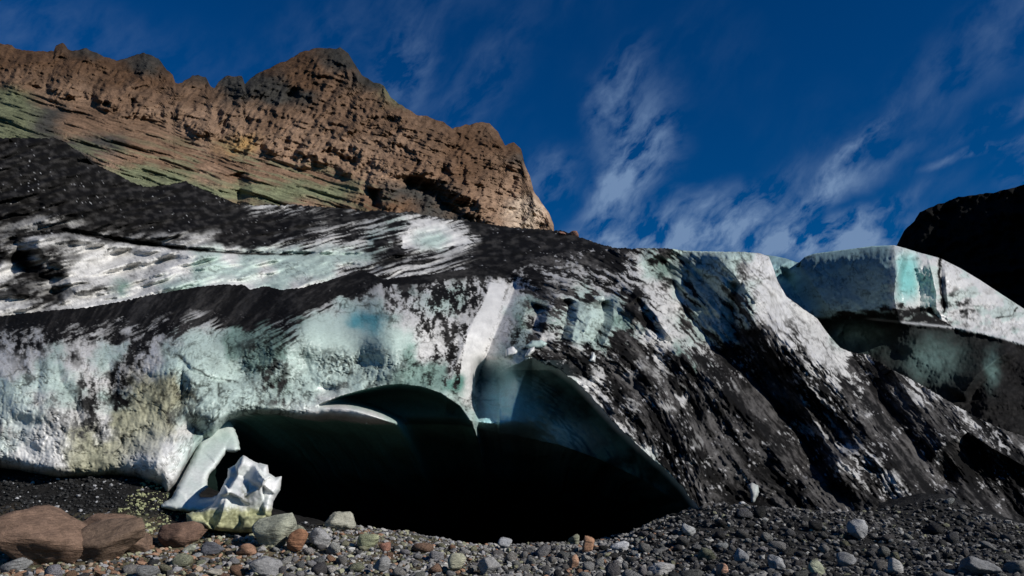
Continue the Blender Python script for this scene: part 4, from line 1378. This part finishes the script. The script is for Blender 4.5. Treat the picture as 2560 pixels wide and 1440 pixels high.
def build_stones(taken):
    r = random.Random(21)
    protos = []
    for k in range(10):
        rng = np.random.default_rng(900 + k)
        V, T = rock_verts(2, rng, sharp=[14, 22, 34][k % 3], planes=10, rough=.07)
        me = mesh_from("stone", V, T, None, M_ROCK)
        d = me.data
        bpy.data.objects.remove(me)
        protos.append(d)
    top = curve([(0, 1310), (200, 1330), (430, 1330), (600, 1345), (880, 1330), (1050, 1342), (1130, 1364), (1400, 1362), (1540, 1352), (1620, 1320), (1700, 1288), (1780, 1270),
                 (1880, 1274), (2000, 1288), (2120, 1303), (2230, 1325), (2300, 1338), (2340, 1300), (2370, 1245), (2460, 1292), (2560, 1335)])
    placed = [t for t in taken]
    n_obj = 0
    todo = []
    tries = 0
    while n_obj < 262 and tries < 60000:
        tries += 1
        px = r.uniform(-10, 2570)
        t0 = float(top(px))
        py = t0 + 6 + (1450 - t0) * r.random() ** .85
        big = r.random()
        size = 14 + 28 * (big ** 2.2) + (py - 1300) / 140 * 9
        if px < 420 and py < 1395:
            continue
        if any((px - a) ** 2 + ((py - b) * 1.3) ** 2 < ((size * .5 + c) * .92) ** 2 for a, b, c in placed):
            continue
        g = hit_ground(px, py + size * .3)
        if g is None:
            continue
        placed.append((px, py, size * .5))
        sc = g[1] / F
        k = palette(px, py, r)
        o = bpy.data.objects.new("stone", protos[r.randrange(10)])
        COL.objects.link(o)
        w = size * r.uniform(.85, 1.35) * sc / 2
        hh = size * r.uniform(.6, .95) * sc / 2
        o.scale = (w, w * r.uniform(.8, 1.1), hh)
        o.location = (g[0], g[1], g[2] + hh * .62)
        o.rotation_euler = (r.uniform(-.3, .3), r.uniform(-.45, .45), r.uniform(0, 6.28))
        v = r.uniform(.6, 1.15) * (1.0 if px > 1600 else 1.2)
        o.color = (k[0] * v * r.uniform(.95, 1.05), k[1] * v, k[2] * v * r.uniform(.95, 1.05), 1)
        zn = where_words(px, py, r)
        hw = "small" if size < 26 else "middling"
        lab = "%s %s %s stone %s" % (hw, shape_word(o), colour_word(k), zn)
        todo.append((o, lab, "loose stones in the gravel"))
        n_obj += 1
    for o, lab, grp in todo:
        tag(o, lab, "stone", grp if sum(1 for t in todo if t[1] == lab) == 1 else "twin stones, " + lab)
    print("stones", n_obj, "tries", tries)
    return placed


def scatter_gravel(name, count, region, size_rng, pal_fn, seed, sub=1, kind='stuff'):
    rng = np.random.default_rng(seed)
    Vs, Ts, Cs = [], [], []
    shapes = [rock_verts(sub, np.random.default_rng(seed * 31 + k), 22, 9, .0) for k in range(12)]
    base = 0
    X, Y = region(rng, count)
    Z = ground_z(X, Y)
    for i in range(len(X)):
        V, T = shapes[rng.integers(12)]
        s = size_rng(rng, X[i], Y[i])
        a, b = rng.uniform(0, 6.28), rng.uniform(-.6, .6)
        q = V * np.array([s * rng.uniform(.8, 1.4), s * rng.uniform(.8, 1.2), s * rng.uniform(.55, .95)])
        ca, sa = math.cos(a), math.sin(a); cb, sb = math.cos(b), math.sin(b)
        q = q @ np.array([[1, 0, 0], [0, cb, -sb], [0, sb, cb]])
        q = q @ np.array([[ca, -sa, 0], [sa, ca, 0], [0, 0, 1]])
        q = q + np.array([X[i], Y[i], Z[i] + s * .35])
        Vs.append(q); Ts.append(T + base); base += len(V)
        Cs.append(np.repeat(pal_fn(rng, X[i], Y[i])[None], len(V), 0))
    o = mesh_from(name, np.vstack(Vs), np.vstack(Ts), np.vstack(Cs), M_GRAVEL, smooth=sub > 1)
    o['kind'] = kind
    return o


def gravel_pal(rng, x, y):
    px = 1280 + F * x / y
    k = np.array(palette(px, 0, random.Random(int(rng.integers(1 << 30)))))
    v = rng.uniform(.55, 1.25)
    if px > 1600: v *= .85
    elif px < 1250: v *= 1.25
    return k * v * .85


def build_gravel():
    def reg(rng, n):
        Y = 12.2 + (20.2 - 12.2) * rng.random(n) ** .9
        X = (rng.random(n) * 2 - 1) * Y * .74
        keep = ~((X < -4.3) & (Y > 16.9))
        return X[keep], Y[keep]
    scatter_gravel("gravel", 24000, reg, lambda r, x, y: .018 + .055 * r.random() ** 2.6, gravel_pal, 3)

    def reg2(rng, n):
        Y = rng.uniform(19, 21.4, n)
        X = rng.uniform(9.5, 14.5, n)
        return X, Y

    def heap(rng, n):
        Y = rng.uniform(16.8, 18.8, n)
        X = rng.uniform(-14, -4.2, n)
        return X, Y
    # half-buried chips in the black heap under the ice, more and paler towards its right end
    scatter_gravel("ash_rubble", 5200, heap, lambda r, x, y: .012 + .04 * r.random() ** 3,
                   lambda r, x, y: (np.array([.30, .31, .17]) if (-9.6 < x * 18 / y * 1.0 < 0 and -8.3 < x < -7.0 and r.random() < .6) else np.array([.03, .03, .03]) * (1 + 9 * (r.random() > .9))) * r.uniform(.6, 1.3), 5)


build_mountain()
build_hill()
build_rear()
build_dome()
build_front()
build_chunks()
build_pillars()
build_ground()
taken = build_boulders()
build_stones(taken)
build_gravel()
